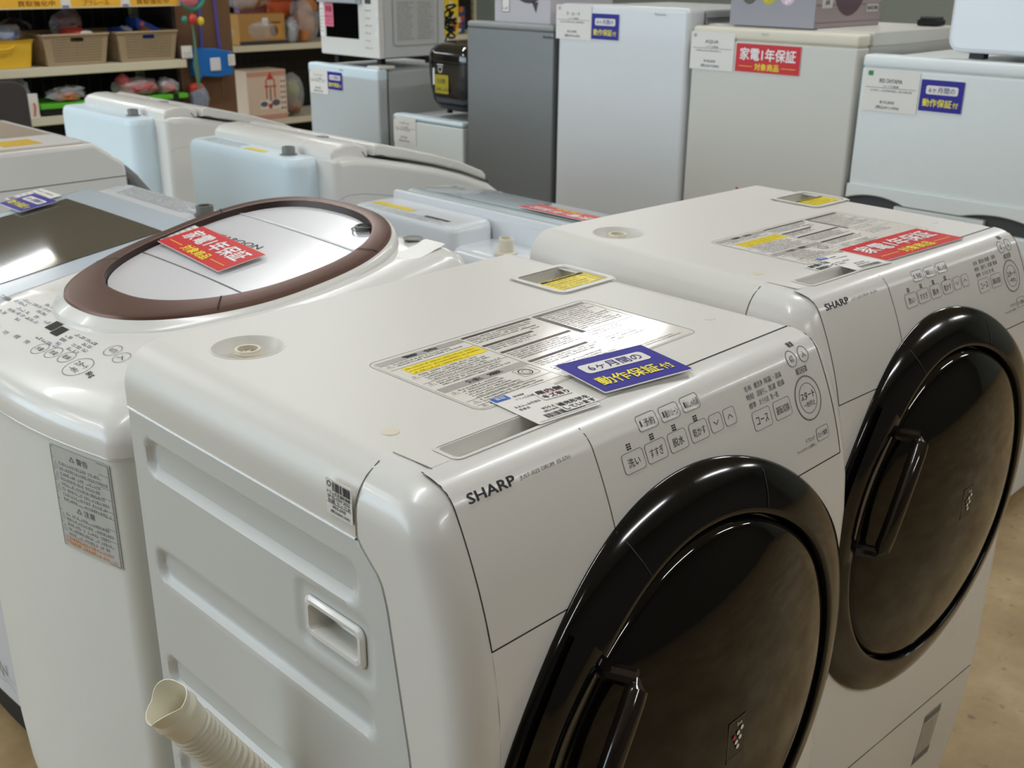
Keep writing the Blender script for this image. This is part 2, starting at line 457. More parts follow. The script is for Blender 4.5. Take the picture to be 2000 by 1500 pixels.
def make_washer(label):
    T = thing('drum_washer', (0, 0, 0), label, 'washing machine')
    # steel cabinet
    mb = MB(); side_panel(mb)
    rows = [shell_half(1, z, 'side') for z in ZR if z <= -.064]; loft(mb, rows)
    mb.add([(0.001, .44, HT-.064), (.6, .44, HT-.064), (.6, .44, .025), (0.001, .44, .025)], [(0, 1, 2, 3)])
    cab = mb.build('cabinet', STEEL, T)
    # top cover with its wells
    mb = MB()
    zr = [z for z in ZR if z >= -.064]
    loft(mb, [shell_half(-1, z, 'side') for z in zr]); loft(mb, [shell_half(1, z, 'side') for z in zr])
    mb.add([(inset(z) if s < 0 else .6-inset(z), .44, HT+z) for z in zr for s in (-1, 1)], [(2*i, 2*i+1, 2*i+3, 2*i+2) for i in range(len(zr)-1)])
    cup = [(.0965+.037*math.cos(2*PI*k/40), .3525+.037*math.sin(2*PI*k/40)) for k in range(40)]
    tray = rr_pts(.071, .206, -.0005+.003, .0265, .004, 3)
    pok = rr_pts(.484, .569, .266, .341, .006, 3)
    outer = [(.042, .0405), (.042, .44), (.558, .44), (.558, .0025), (.042, .0025)]
    cap_with_holes(mb, outer, [cup, tray, pok], HT)
    top = mb.build('top_cover', TOPW, T, weld=True)
    mb = MB()
    mb.lathe([(.0385, .0003), (.037, 0.0004), (.0355, -.002), (.031, -.012), (.024, -.021), (.0, -.023)], 40, Matrix.Translation((.0965, .3525, HT)))
    mb.build('inlet_bowl', TOPW, T)
    mb = MB(); tf = Matrix.Translation((.0965, .3525, HT-.023))
    pf = [(.0165, 0), (.0165, .004), (.0135, .004)]
    for k in range(5): pf += [(.0135, .005+.003*k), (.0142, .0062+.003*k), (.0135, .0075+.003*k)]
    pf += [(.0132, .0215), (.0108, .0215), (.0105, .012), (0, .012)]
    mb.lathe(pf, 28, tf)
    for k in range(4):
        a = PI/4*k; mb.box(-.0105, .0105, -.0012, .0012, .010, .0165, tf=tf @ Matrix.Rotation(a, 4, 'Z'))
    mb.lathe([(0, .019), (.002, .0185), (.0035, .012)], 10, tf)
    mb.build('water_inlet', CREAM, T)
    mb = MB(); well(mb, tray, [(x+(.004 if x < .1 else -.012), y) for x, y in tray], HT, lambda x, y: HT-.019); mb.build('handle_recess', TOPW, T, smooth=False)
    mb = MB()
    mb.outline(plane_map((.139, .0135, HT), (1, 0, 0), (0, 1, 0)), rr_pts(-.0715, .0705, -.0145, .0165, .006, 4), .0035, .0006); mb.build('recess_rim', TOPW, T, smooth=False)
    # water pocket: raised rim, deep at its left end, yellow notice on the sloping floor
    mb = MB(); Pm = plane_map((.5245, .3025, HT), (1, 0, 0), (0, 1, 0))
    fr = rr_pts(-.0535, .0535, -.0505, .0505, .012, 5)
    for a, b in ((0, .003), ):
        mb.outline(Pm, rr_pts(-.048, .048, -.044, .044, .010, 5), .0085, .0022)
        mb.outline(Pm, rr_pts(-.0525, .0525, -.0485, .0485, .012, 5), .0022, .0008)
    well(mb, pok, pok, HT+.001, HT-.018)
    pk = mb.build('pump_filter_pocket', TOPW, T, smooth=False)
    mb = MB(); Ps = lambda u, v, h=0.0: Vector((.5275+u, .284+v, HT-.002 + h))
    mb.box(.4865, .569, .262, .3115, HT-.004, HT-.0004, mi=0)
    Py = plane_map((.5277, .2868, HT-.0003), (1, 0, 0), (0, 1, 0))
    mb.rect(Py, -.038, .038, .0175, .023, .0003, 1)
    mb.text('注意 お手入れのしかた', Py, 0, .0203, .055, .004, .02, 0, .0006)
    rn = random.Random(5)
    for k in range(5): mb.greek(Py, -.036, .036, .0125-.0072*k, .0034, rn, .0004, 2, .95)
    mb.build('yellow_notice', [YELLOW, INK, mat('olive_print', (120, 108, 20), .5)], pk, smooth=False)
    # front shell corners
    mb = MB()
    for sgn in (-1, 1): loft(mb, [shell_half(sgn, z, 'front') for z in ZR], flip=(sgn > 0))
    # lower front, below the fascia
    xs = [RC+i/24*(.6-2*RC) for i in range(25)]
    lowz = [-.1285, -.14, -.16, -.18, -.2, -.2156, -.3, -.4, -.5, -.6, -.7, -.754]
    loft(mb, [[front(x, z) for x in xs] for z in lowz])
    mb.build('front_shell', WHITE, T, weld=False)
    mb = MB()
    loft(mb, [[front(x, z) for x in xs] for z in [-.7565, -.78, -.82, -.86, -.92, -.98, -1.0]])
    mb.build('kick_panel', WHITE, T)
    # fascia
    mb = MB(); zz = [0, -.0005, -.001, -.002, -.003, -.0045, -.006, -.008, -.010, -.012, -.014, -.017, -.02, -.025, -.03, -.04, -.05, -.06, -.07, -.08, -.09, -.1, -.11, -.12, -.1275]
    loft(mb, [[front(x, z) for x in xs] for z in zz])
    fas = mb.build('control_fascia', WHITE, T)
    Pf = lambda u, v, h=0.0: front(u, v, h)
    mb = MB()
    zl = [-.128*k/30 for k in range(31)]
    mb.line(Pf, [(RC, z) for z in zl], .0011, .0003)
    mb.line(Pf, [(.6-RC, z) for z in zl], .0012, .0003)
    mb.line(Pf, [(RC+i*.02, -.128) for i in range(27)]+[(.567, -.128)], .0013, .0003)
    mb.build('fascia_gap', SEAMD, fas, smooth=False)
    mb = MB(); mb.line(Pf, [(.194, z) for z in zl if z < -.002], .0011, .0003); mb.build('drawer_gap', SEAM, fas, smooth=False)
    mb = MB()
    mb.add([(x, y, HT+.0003) for x, y in ((.36, .0012), (.565, .0012), (.565, .0032), (.36, .0032))], [(0, 1, 2, 3)])
    mb.build('top_gap', SEAMD, T, smooth=False)
    mb = MB()
    mb.line(Pf, [(RC+.004+i*.022, -.7553) for i in range(25)], .0022, .0003); mb.build('kick_gap', SEAM, T, smooth=False)
    # side seams
    mb = MB()
    for zs in ([z for z in np.linspace(-.003, -1.0, 120)],):
        for a, b in zip(zs[:-1], zs[1:]):
            V = []
            for z in (a, b):
                i = inset(z)
                nx = Vector((-1, 0, 0)) if z < -.042 else Vector((-(1-i/.042), 0, i/.042)).normalized()
                for s in (-.0006, .0006): V.append(Vector((i, y_seam(z)+s, HT+z))+nx*.0007)
            mb.add(V, [(0, 1, 3, 2)])
    mb.line(plane_map((0, 0, HT), (1, 0, 0), (0, 1, 0)), [(.040, .046), (.0425, .0)], .0009, .0006)
    mb.build('corner_gap', SEAM, T, smooth=False)
    mb = MB(); mb.tube([(.0004, .439, HT-.0655), (.0004, .055, HT-.0655), (.0006, .048, HT-.0655)], .0017, 8); mb.build('cover_edge', WHITE, T)
    # recessed side grip
    mb = MB(); cy, cz = (HY0+HY1)/2, (HZ0+HZ1)/2; hy, hz = (HY1-HY0)/2, (HZ1-HZ0)/2
    Pg = lambda u, v, h=0.0: Vector((-h, cy-u, HT+cz+v))
    lp0 = rr_pts(-hy-.001, hy+.001, -hz-.001, hz+.001, .009, 5); lp1 = rr_pts(-hy+.002, hy-.002, -hz+.002, hz-.002, .008, 5)
    lp2 = rr_pts(-hy+.006, hy-.006, -hz+.006, hz-.006, .006, 5); lp3 = rr_pts(-hy+.010, hy-.010, -hz+.008, hz-.006, .005, 5)
    n = len(lp0); V = []
    for lp, h in ((lp0, -.003), (lp0, -.001), (lp1, .0012), (lp2, .0008), (lp3, -.006)): V += [Pg(a, b, h) for a, b in lp]
    V += [Pg(a, max(b, -hz+.008), -.034 if b > 0 else -.020) for a, b in lp3]
    F = [(j*n+i, j*n+(i+1) % n, (j+1)*n+(i+1) % n, (j+1)*n+i) for j in range(5) for i in range(n)] + [tuple(range(5*n, 6*n))]
    mb.add(V, F); mb.build('side_grip', WHITE, T)
    # buttons
    rn = random.Random(3)
    def button(cx, cz, wd, hg, txt, tw, th, lamp=False, bold=.0):
        P = fmap(cx, cz); mb = MB()
        mb.add([P(a, b, .0003) for a, b in rr_pts(-wd/2, wd/2, -hg/2, hg/2, .0034, 4)], [tuple(range(20))], 0)
        mb.outline(P, rr_pts(-wd/2, wd/2, -hg/2, hg/2, .0034, 4), .0006, .0005, 1)
        if txt in ('v', '^'):
            s = -1 if txt == 'v' else 1
            mb.line(P, [(-.0042, -.002*s), (0, .002*s), (.0042, -.002*s)], .0008, .0006, 2)
        else:
            mb.text(txt, P, .0022 if lamp else 0, -.0005, tw, th, bold, 2, .0006)
        if lamp: mb.rect(P, -wd/2+.0035, -wd/2+.0052, -.0028, .003, .0006, 2)
        mb.build('button', [WHITE, INKG, INK], fas, smooth=False)
    bz = -.0413
    button(.2385, bz, .029, .0185, '洗い', .0165, .0085)
    button(.2710, bz, .029, .0185, 'すすぎ', .0195, .0085)
    button(.3035, bz, .027, .0185, '脱水', .0165, .0085)
    button(.3365, bz, .0275, .0185, '乾かす', .0195, .0085)
    button(.3645, bz, .0195, .0175, 'v', 0, 0); button(.3875, bz, .0185, .0170, '^', 0, 0)
    button(.2715, -.0163, .0275, .0155, '予約', .0145, .0078, True)
    button(.3045, -.0168, .0275, .0150, '槽クリーン', .0195, .0075, True)
    button(.3368, -.0165, .0265, .0155, 'おしゃれ着', .0195, .0075, True)
    button(.4372, -.0565, .0315, .0195, 'コース', .0215, .0085)
    button(.4752, -.0562, .0305, .0195, '運転切換', .0245, .0085)
    button(.5375, -.0978, .0235, .0145, 'ロック解除', .0185, .0062)
    for cx, tx in ((.5155, '切'), (.539, '入')):
        P = fmap(cx, -.0170); mb = MB(); c = circ_pts(0, 0, .0088, 32)
        mb.add([P(a, b, .0003) for a, b in c], [tuple(range(32))], 0); mb.outline(P, c, .0008, .0005, 1); mb.text(tx, P, 0, 0, .0068, .0075, 0, 2, .0006)
        mb.build('power_button', [WHITE, INKG, INK], fas, smooth=False)
    P = fmap(.5245, -.0582); mb = MB()
    mb.add([P(a, b, .0003) for a, b in circ_pts(0, 0, .0235, 48)], [tuple(range(48))], 0)
    mb.outline(P, circ_pts(0, 0, .0236, 48), .0016, .0005, 1); mb.outline(P, circ_pts(0, 0, .0162, 40), .0008, .0005, 1)
    mb.text('スタート', P, 0, .0035, .026, .0085, .01, 2, .0006); mb.text('一時停止', P, 0, -.0063, .0215, .0062, 0, 2, .0006)
    mb.build('start_button', [WHITE, INKG, INK], fas, smooth=False)
    # lettering
    def letters(name, fill, m):
        mb = MB(); fill(mb); return mb.build(name, m, fas, smooth=False)
    letters('maker_lettering', lambda mb: mb.text('SHARP', fmap(.0740, -.0163), 0, 0, .0515, .0088, .035, 0, .0005), INK)
    letters('model_lettering', lambda mb: mb.text('JUST-SIZE DRUM  ES-S7H', fmap(.1355, -.0174), 0, 0, .060, .0042, 0, 0, .0005), INKG)
    letters('power_lettering', lambda mb: mb.text('電源', fmap(.5278, -.0065), 0, 0, .0105, .0055, .02, 0, .0005), INK)
    for x, z in ((.2372, -.0288), (.2702, -.0290), (.3030, -.0298), (.3360, -.0300)):
        P = fmap(x, z); mb = MB()
        for i in range(2):
            for j in range(3): mb.rect(P, -.003+.0032*i, -.0005+.0032*i, -.0028+.0021*j, -.0013+.0021*j, .0005, 0)
        mb.build('indicator_lamp', INK, fas, smooth=False)
    def words(z, items):
        mb = MB()
        for (x0, x1, t) in items: mb.text(t, lambda u, v, h=0.0, c=(x0+x1)/2: front(c+u, z+v/1.13, h), 0, 0, x1-x0, .0062, 0, 0, .0005)
        mb.build('course_lettering', INK, fas, smooth=False)
    words(-.0253, [(.4215, .434, '毛布'), (.439, .454, '槽洗浄'), (.4575, .475, '除菌・'), (.4775, .4895, '消臭')])
    words(-.0332, [(.4215, .434, '時短'), (.440, .4575, '部屋干し'), (.461, .474, '洗濯'), (.478, .4905, '乾燥')])
    words(-.0413, [(.4215, .434, '標準'), (.440, .4565, 'おうち流'), (.460, .4745, '洗ー乾')])
    letters('lock_lettering', lambda mb: mb.text('ドアロック', fmap(.5125, -.098), 0, 0, .0175, .0052, 0, 0, .0005), INK)
    letters('lock_lettering', lambda mb: mb.text('チャイルドロック (3秒押し)', fmap(.503, -.1052), 0, 0, .037, .0045, 0, 0, .0005), INK)
    P = fmap(.5265, -.0302); mb = MB(); mb.rrect(P, -.0105, .0105, -.0033, .0033, .001, .0004, 0); mb.text('ECO', P, 0, 0, .0125, .0045, .01, 1, .0007)
    mb.build('eco_lamp', [INKG, PAPER], fas, smooth=False)
    # door
    mb = MB(); pr = [(.2875, .0), (.2875, .003), (.284, .0065), (.274, .011), (.258, .0165), (.242, .0195), (.2375, .0195), (.235, .017), (.2335, -.004), (.2310, -.012)]
    door_ring(mb, pr, n=128); dr = mb.build('door_ring', GLOSSBLK, T, ang=50)
    mb = MB(); pr = [(.2330, -.012), (.2325, .004), (.2315, .010), (.2285, .0145), (.222, .0185), (.208, .0230)]
    N = 10
    for k in range(1, N+1):
        r = .208*(1-k/N); pr.append((max(r, 1e-4), .0230+.030*(1-(r/.208)**2)))
    door_ring(mb, pr, n=128); dg = mb.build('door_glass', GLASSBLK, T, ang=60)
    for th in (-22.5, 22.5):
        mb = MB(); a = R(th); q = [door_pt(rh, a+R(d), h+.0006) for d in (0, .35) for rh, h in ((.2875, .003), (.274, .011), (.258, .0165), (.242, .0195))]
        mb.add(q, [(k, k+1, k+5, k+4) for k in range(3)]); mb.build('ring_joint', MATTBLK, dr, smooth=False)
    # door handle on the left of the glass
    mb = MB()
    def hp(rho, deg, h): return door_pt(rho, R(deg), h)
    mb.grid(lambda a, b: hp(.282-.056*b, 318-46*a, .020-.008*ss(abs(b-.5)*2-.2)+.003), 24, 8)
    hpk = mb.build('door_handle', GLOSSBLK, T)
    mb = MB()
    path = [hp(.212, 317-44*k/16, .040+.012*math.sin(PI*k/16)**.5) for k in range(17)]
    mb.tube(path, [.004]+[.0105]*15+[.004], 12)
    for p in (path[0], path[-1]):
        q = Vector((p.x-.012, p.y+.030, p.z)); mb.tube([p, q], .009, 10)
    mb.build('handle_bar', mat('brown_black_gloss', (30, 23, 20), .1, coat=.3), hpk)
    # ion badge on the glass
    def bp(u, v, h=0.0): 
        x, z = .304+u, -.339+v
        rh = math.hypot(x-DC[0], z-DC[1]); th = math.atan2(x-DC[0], z-DC[1])
        hh = .0230+.030*(1-(rh/.208)**2)
        return door_pt(rh, th, hh+h)
    mb = MB(); mb.rect(bp, -.0145, .0145, -.024, .024, .0005, 0)
    mb.line(bp, [(-.0145, .024), (.0145, .024)], .0006, .0008, 2); mb.line(bp, [(-.0145, -.024), (-.0145, .024)], .0005, .0008, 2)
    for (u, v, c) in ((-.005, .004, 1), (.0015, .007, 3), (.0075, .0105, 3), (-.001, -.003, 3), (.005, .0005, 3), (.002, -.0095, 3)):
        mb.add([bp(a, b, .0010) for a, b in circ_pts(u, v, .0027, 14)], [tuple(range(14))], c)
    mb.text('Ion', bp, .003, .018, .008, .005, 0, 3, .001); mb.text('PLASMACLUSTER', bp, 0, -.0205, .024, .0022, 0, 2, .001)
    mb.build('ion_badge', [mat('badge_dark', (24, 22, 20), .3), mat('badge_red', (190, 40, 44), .3), INKG, PAPER], dg, smooth=False)
    # caution sheet printed on the top
    mb = MB(); L0, L1, B0, B1 = .154, .474, .0615, .2225
    P = plane_map((0, 0, HT), (1, 0, 0), (0, 1, 0))
    mb.rrect(P, L0, L1, B0, B1, .008, .0003, 0, 5)
    mb.outline(P, rr_pts(L0-.003, L1+.003, B0-.003, B1+.003, .011, 5), .0006, .0003, 5)
    rn = random.Random(11); o = .0005
    def hdr(u0, u1, v0, v1, t, c):
        mb.rect(P, u0, u1, v0, v1, o, c)
        if t: mb.text(t, P, (u0+u1)/2, (v0+v1)/2, (u1-u0)*.42, (v1-v0)*.55, .02, 4 if c == 1 else 6, .0008)
    def tri(u, v, s=.0042):
        mb.outline(P, [(u-s, v-s*.8), (u+s, v-s*.8), (u, v+s*.9)], .0006, o+.0002, 4); mb.rect(P, u-.0003, u+.0003, v-.0018, v+.0012, o+.0002, 4)
    def rows(u0, u1, v0, v1, h=.0028, step=.0047, c=4):
        v = v1-step*.6
        while v > v0+step*.3: mb.greek(P, u0, u1, v, h, rn, o, c, .97); v -= step
    def hl(u0, u1, v): mb.line(P, [(u0, v), (u1, v)], .0005, o, 4)
    def vl(u, v0, v1): mb.line(P, [(u, v0), (u, v1)], .0005, o, 4)
    # left third
    hdr(.157, .2685, .2085, .2195, '警 告', 1)
    tri(.163, .2025); rows(.170, .262, .1945, .2078)
    mb.rect(P, .168, .2675, .1705, .1915, o, 3); rows(.170, .266, .1710, .1905, .003, .0063)
    hl(.157, .268, .193); tri(.163, .1635); rows(.170, .267, .1455, .1695); hl(.157, .268, .1445); tri(.163, .139); rows(.170, .267, .1285, .1435)
    hdr(.157, .2685, .1135, .1255, '注 意', 1)
    tri(.163, .107); rows(.170, .238, .0845, .1125); hl(.157, .268, .0835)
    mb.outline(P, circ_pts(.2515, .1015, .0072, 24), .0012, o, 4); mb.outline(P, circ_pts(.2525, .1015, .0042, 18), .0006, o, 4); mb.outline(P, rr_pts(.2415, .2635, .0915, .1110, .002), .0005, o, 4)
    tri(.163, .0775); rows(.170, .266, .071, .0825); hl(.157, .268, .070); tri(.163, .0665, .003); rows(.170, .266, .0635, .0695)
    vl(.2695, .0635, .2195)
    # middle third
    hdr(.2725, .3765, .2145, .2195, '', 2); rows(.274, .376, .1945, .2135); hdr(.2725, .347, .1815, .1865, '', 2); rows(.274, .345, .166, .181); rows(.350, .362, .186, .193); rows(.352, .376, .187, .191, .0035)
    hdr(.2725, .3775, .1545, .1595, '', 2); rows(.275, .374, .129, .1535); hdr(.2745, .3625, .1165, .1215, '', 2); rows(.2765, .372, .0985, .116); rows(.278, .372, .066, .096)
    # right third
    hdr(.3815, .4665, .2145, .2195, '', 2); mb.rect(P, .3825, .3885, .1435, .2125, o, 5); rows(.391, .465, .147, .213, .0026, .0052)
    mb.outline(P, rr_pts(.3815, .4680, .1430, .2130, .001), .0005, o, 4); hl(.382, .470, .121); rows(.385, .44, .124, .141, .0026, .006); rows(.386, .446, .10, .119, .0026, .006)
    rows(.388, .462, .0665, .0765, .002, .0045)
    mb.build('caution_sheet', [LABELM, LAB_GREY, LAB_DARK, YELLOW, INK, INKG, PAPER], top, smooth=False)
    # round plugs on the top
    mb = MB(); mb.lathe([(.0085, 0), (.008, .0008), (0, .001)], 24, Matrix.Translation((.065, .080, HT))); mb.build('screw_cap', CREAM, top)
    mb = MB(); mb.lathe([(.0085, 0), (.008, .0008), (0, .001)], 24, Matrix.Translation((.525, .080, HT))); mb.build('screw_cap', TOPW, top)
    # rating label low on the front
    mb = MB(); P = lambda u, v, h=0.0: front(.452+u, -.845+v, h+.0003)
    mb.rect(P, -.028, .028, -.055, .055, .0002, 0, 2, 6); mb.rect(P, -.027, .027, .038, .052, .0005, 1, 2, 2); mb.rect(P, -.027, .027, -.052, -.036, .0005, 1, 2, 2)
    for k in range(9): mb.greek(P, -.025, .025, .030-.0075*k, .004, rn, .0006, 2)
    mb.build('rating_label', [mat('grey_label_film', (190, 184, 174), .4), INKG, LAB_GREY], T, smooth=False)
    for x, y in ((.06, .02), (.54, .02), (.06, .40), (.54, .40)):
        MB().lathe([(.0, 0), (.022, 0), (.022, .03), (.012, .03), (.012, .06)], 16, Matrix.Translation((x, y, 0))).build('foot', DARK, T)
    return T

washer = make_washer('white drum washer nearest the camera, ribbed left side, drain hose and blue card on top')
far_washer = copy_tree(washer)
far_washer.location = (.6593, .0712, 0); far_washer.rotation_euler = (0, 0, -.0464)
tag(far_washer, 'white drum washer second from the camera, with a red card on its top', 'washing machine')
FW = Matrix.Translation((.6593, .0712, 0)) @ Matrix.Rotation(-.0464, 4, 'Z')

# drain hose standing up along the near washer's left side
E_ = Vector((-.100, .200, .7725)); S_ = Vector((-.035, .184, .661)); D_ = (E_-S_).normalized()
mb = MB(); path = []; rad = []
ctrl = [E_-D_*.012, E_-D_*.05, S_, S_-D_*.022+Vector((.004, 0, -.01)), Vector((-.026, .150, .56)), Vector((-.026, .13, .40)), Vector((-.026, .11, .20)), Vector((-.05, .06, .03)), Vector((-.12, -.02, .022))]
def crom(P, t):
    i = min(int(t), len(P)-2); f = t-i; p0, p1, p2, p3 = P[max(i-1, 0)], P[i], P[i+1], P[min(i+2, len(P)-1)]
    return .5*((2*p1)+(p2-p0)*f+(2*p0-5*p1+4*p2-p3)*f*f+(3*p1-p0-3*p2+p3)*f**3)
dense = [crom(ctrl, (len(ctrl)-1)*k/600) for k in range(601)]; acc = 0; last = dense[0]; path = [last]
for p in dense[1:]:
    if (p-last).length >= .0013: path.append(p); last = p
rad = [.0195+.0013*math.sin(k*1.55) if k > 6 else .0192 for k in range(len(path))]
mb.tube(path, rad, 20, cap=False)
hose = mb.build('drain_hose', CREAM, washer, ang=180, wn=False)
mb = MB(); zq = D_; xq = zq.cross(Vector((0, 0, 1))).normalized(); yq = zq.cross(xq)
tf = Matrix((xq, yq, zq)).transposed().to_4x4(); tf.translation = E_
mb.lathe([(.0195, -.020), (.0208, -.004), (.0222, -.002), (.0222, .002), (.0210, .004), (.0205, .010)], 32, tf)
V = []; n = 60
for j, (r, h) in enumerate(((.0205, .010), (.0222, .018), (.0212, .018), (.0178, .006), (.0165, -.03), (.0165, -.10))):
    for k in range(n):
        a = 2*PI*k/n; e = max(0, math.cos(2*a+.6))*(j in (1, 2)); V.append(tf @ Vector((r*(1+.07*e)*math.cos(a), r*(1+.07*e)*math.sin(a), h-.004+.008*e)))
mb.add(V, [(j*n+k, j*n+(k+1) % n, (j+1)*n+(k+1) % n, (j+1)*n+k) for j in range(5) for k in range(n)])
mb.build('hose_cuff', mat('translucent_cream', (236, 230, 208), .35), hose, ang=60)
GT = mat('green_tape', (140, 206, 96), .4)
MB().box(-.0010, .0004, .421, .4398, .585, .628).build('green_tape', GT, hose, smooth=False)
mb = MB(); mb.box(-.0010, .0004, .215, .292, .575, .632); mb.tube([(-.001, .222, .60), (-.02, .20, .612), (-.052, .175, .625)], .0016, 6); mb.build('green_tape', GT, hose, smooth=False)
# ------------------------------------------------------------------ the other washers
def rr_outline(x0, x1, y0, y1, rad, n=6, bow=0.0):
    # plan outline, counter-clockwise; rad = (x1y1, x0y1, x0y0, x1y0)
    pts = []
    for (cx, cy, a0, r) in ((x1-rad[0], y1-rad[0], 0, rad[0]), (x0+rad[1], y1-rad[1], 90, rad[1]), (x0+rad[2], y0+rad[2], 180, rad[2]), (x1-rad[3], y0+rad[3], 270, rad[3])):
        for k in range(n+1):
            a = R(a0+90*k/n); pts.append((cx+r*math.cos(a), cy+r*math.sin(a)))
        if a0 == 90 and bow:
            for k in range(1, 12):
                t = k/12; pts.append((x0-bow*(1-(2*t-1)**2), (y1-rad[1])*(1-t)+(y0+rad[2])*t))
    return pts
def stack(mb, rings, mi=0, cap_top=False, cap_bot=False):
    n = len(rings[0]); V = [p for r in rings for p in r]; F = []
    for j in range(len(rings)-1):
        for i in range(n): F.append((j*n+i, j*n+(i+1) % n, (j+1)*n+(i+1) % n, (j+1)*n+i))
    if cap_top: F.append(tuple(range((len(rings)-1)*n, len(rings)*n)))
    if cap_bot: F.append(tuple(range(n-1, -1, -1)))
    return mb.add(V, F, mi)
def shrink(pts, d, c):
    # move every outline point towards the centre by about d metres
    out = []
    for x, y in pts:
        v = Vector((c[0]-x, c[1]-y)); L = v.length; s = max(abs(v.x), abs(v.y))
        k = min(1.0, d/max(s, 1e-6)); out.append((x+v.x*k, y+v.y*k))
    return out

# ---- top loader with the brown oval lid ring, facing left
tl = thing('top_load_washer', (.28, .80, 0), 'white top-load washer with a brown oval ring around its lid', 'washing machine', None, .028)
def tz(x):
    lid = .990+.161*(x-.06)+.22*(x-.06)**2
    if x > -.14: return lid
    z1 = .990+.161*(-.20)+.22*.04
    return z1-.030*ss((-.14-x)/.16)
body = rr_outline(-.285, .30, -.295, .222, (.03, .085, .032, .03), 8, .022)
mb = MB(); low = []
for z, d in ((.03, .05), (.06, .032), (.12, .016), (.22, .004), (.3, 0), (.87, 0), (.884, 0), (.886, .003)):
    low.append([(x, y, z) for x, y in shrink(body, d, (0, 0))])
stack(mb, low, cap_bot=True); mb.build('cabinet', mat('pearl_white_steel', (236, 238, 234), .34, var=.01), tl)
mb = MB(); rings = []
for d, sfrac in ((-.001, 0), (-.0025, .012), (-.002, .3), (.000, .5), (.006, .72), (.016, .88), (.030, .965), (.046, 1.0)):
    rings.append([(x, y, .888+(tz(x)-.888)*sfrac) for x, y in shrink(body, d, (0, 0))])
for k in range(1, 8):
    rings.append([(x, y, tz(x)) for x, y in shrink(body, .046+.255*k/7.5, (0, 0))])
stack(mb, rings, cap_top=True)
tc_ = mb.build('top_cover', WHITE, tl, ang=60)
def egg(t, a, b, e=.19, m=.83, cx=.059):
    ct, st = math.cos(t), math.sin(t)
    return cx+a*math.copysign(abs(ct)**m, ct), b*math.copysign(abs(st)**m, st)*(1+e*ct)
def lidz(x): return .998+.161*(x-.06)+.22*(x-.06)**2
# white lid skirt (front part) and lid plates
mb = MB(); n = 120
prof_ = [(1.0, .000), (.985, .006), (.955, .0095), (.90, .0105)]
def ring_pts(a, b, h, wide=0.0):
    out = []
    for k in range(n):
        t = 2*PI*k/n; f = .5-.5*math.cos(t)      # 1 at the front (-x)
        x, y = egg(t, a+wide*f, b+wide*.75*(.25+.75*f)); out.append((x, y, lidz(max(x, -.19))-.006+h-.010*f*(wide > 0)))
    return out
rs = [ring_pts(.233, .207, -.012, .016), ring_pts(.233, .207, .004, .015), ring_pts(.231, .205, .0105, .012), ring_pts(.228, .203, .013, .008), ring_pts(.226, .201, .012, .0)]
stack(mb, rs); mb.build('lid_skirt', WHITE, tl, ang=60)
mb = MB()
def ringw(a, b, h, win=0.0):
    out = []
    for k in range(n):
        t = 2*PI*k/n; f = (.5-.5*math.cos(t))**1.2
        x, y = egg(t, a-win*f, b-win*.55*(.4+.6*f)); out.append((x, y, lidz(x)+h))
    return out
BROWN = mat('brown_metallic_trim', (116, 88, 78), .34, metal=.55, aniso=(2, 60, 60), var=.06)
BROWND = mat('brown_trim_inner', (60, 46, 42), .4, metal=.4)
rs = [ringw(.2285, .2035, .003), ringw(.2275, .2025, .008), ringw(.224, .199, .0105, .004), ringw(.209, .186, .0135, .033), ringw(.206, .184, .0128, .037)]
stack(mb, rs); rg = mb.build('lid_ring', BROWN, tl, ang=50)
mb = MB(); stack(mb, [ringw(.206, .184, .0127, .037), ringw(.203, .181, -.004, .040)]); mb.build('ring_inner_edge', BROWND, rg)
for t in (R(62), R(-62), R(118), R(-118)):
    mb = MB(); q = []
    for dt in (0, .011):
        f = (.5-.5*math.cos(t))**1.2
        for (a, b, h, wi) in ((.2285, .2035, .008, 0), (.224, .199, .0111, .004), (.209, .186, .0141, .033), (.206, .184, .0131, .037)):
            x, y = egg(t+dt, a-wi*f, b-wi*.55*(.4+.6*f)); q.append((x, y, lidz(x)+h+.0003))
    mb.add(q, [(k, k+1, k+5, k+4) for k in range(3)]); mb.build('ring_joint', SEAMD, rg, smooth=False)
mb = MB(); rs = []
for k in range(9):
    s = 1-k/8.3; rr = []
    for (x, y, z) in ringw(.2035, .1815, 0, .040):
        X = .075+(x-.075)*s; Y = y*s; rr.append((X, Y, lidz(X)+.0035+.003*(1-s*s)))
    rs.append(rr)
stack(mb, rs, cap_top=True); lidp = mb.build('lid_plate', mat('lid_plate_white', (224, 224, 228), .2, coat=.15), tl, ang=70)
for sx, col, hw in ((.004, SEAM, .0010), (.185, mat('lid_hinge_strip', (232, 234, 240), .3), .004)):
    mb = MB(); pts = []
    for k in range(41):
        y = -.180+.360*k/40; X = sx+.05*y
        r2 = ((X-.075)/.19)**2+(y/.185)**2; z = lidz(X)+.0035+.003*max(0, 1-r2)+.0006
        pts.append((X, y, z))
    mb.add([(x+d, y, z) for x, y, z in pts for d in (-hw, hw)], [(2*k, 2*k+1, 2*k+3, 2*k+2) for k in range(40)])
    mb.build('lid_fold', col, lidp, smooth=False)
def lmap(cx, cy, rot=0):
    c, s_ = math.cos(rot), math.sin(rot)
    def f(u, v, h=0.0):
        x, y = cx+u*c-v*s_, cy+u*s_+v*c
        r2 = ((x-.075)/.19)**2+(y/.185)**2
        return Vector((x, y, lidz(x)+.0035+.003*max(0, 1-r2)+h))
    return f
mb = MB(); mb.text('ZABOON', lmap(.112, .045, R(-90)), 0, 0, .115, .013, 0, 0, .0006); mb.build('lid_lettering', INK, lidp, smooth=False)
mb = MB(); q = lmap(.238, -.105); o_ = q(0, 0, 0); tf = Matrix.Translation(o_)
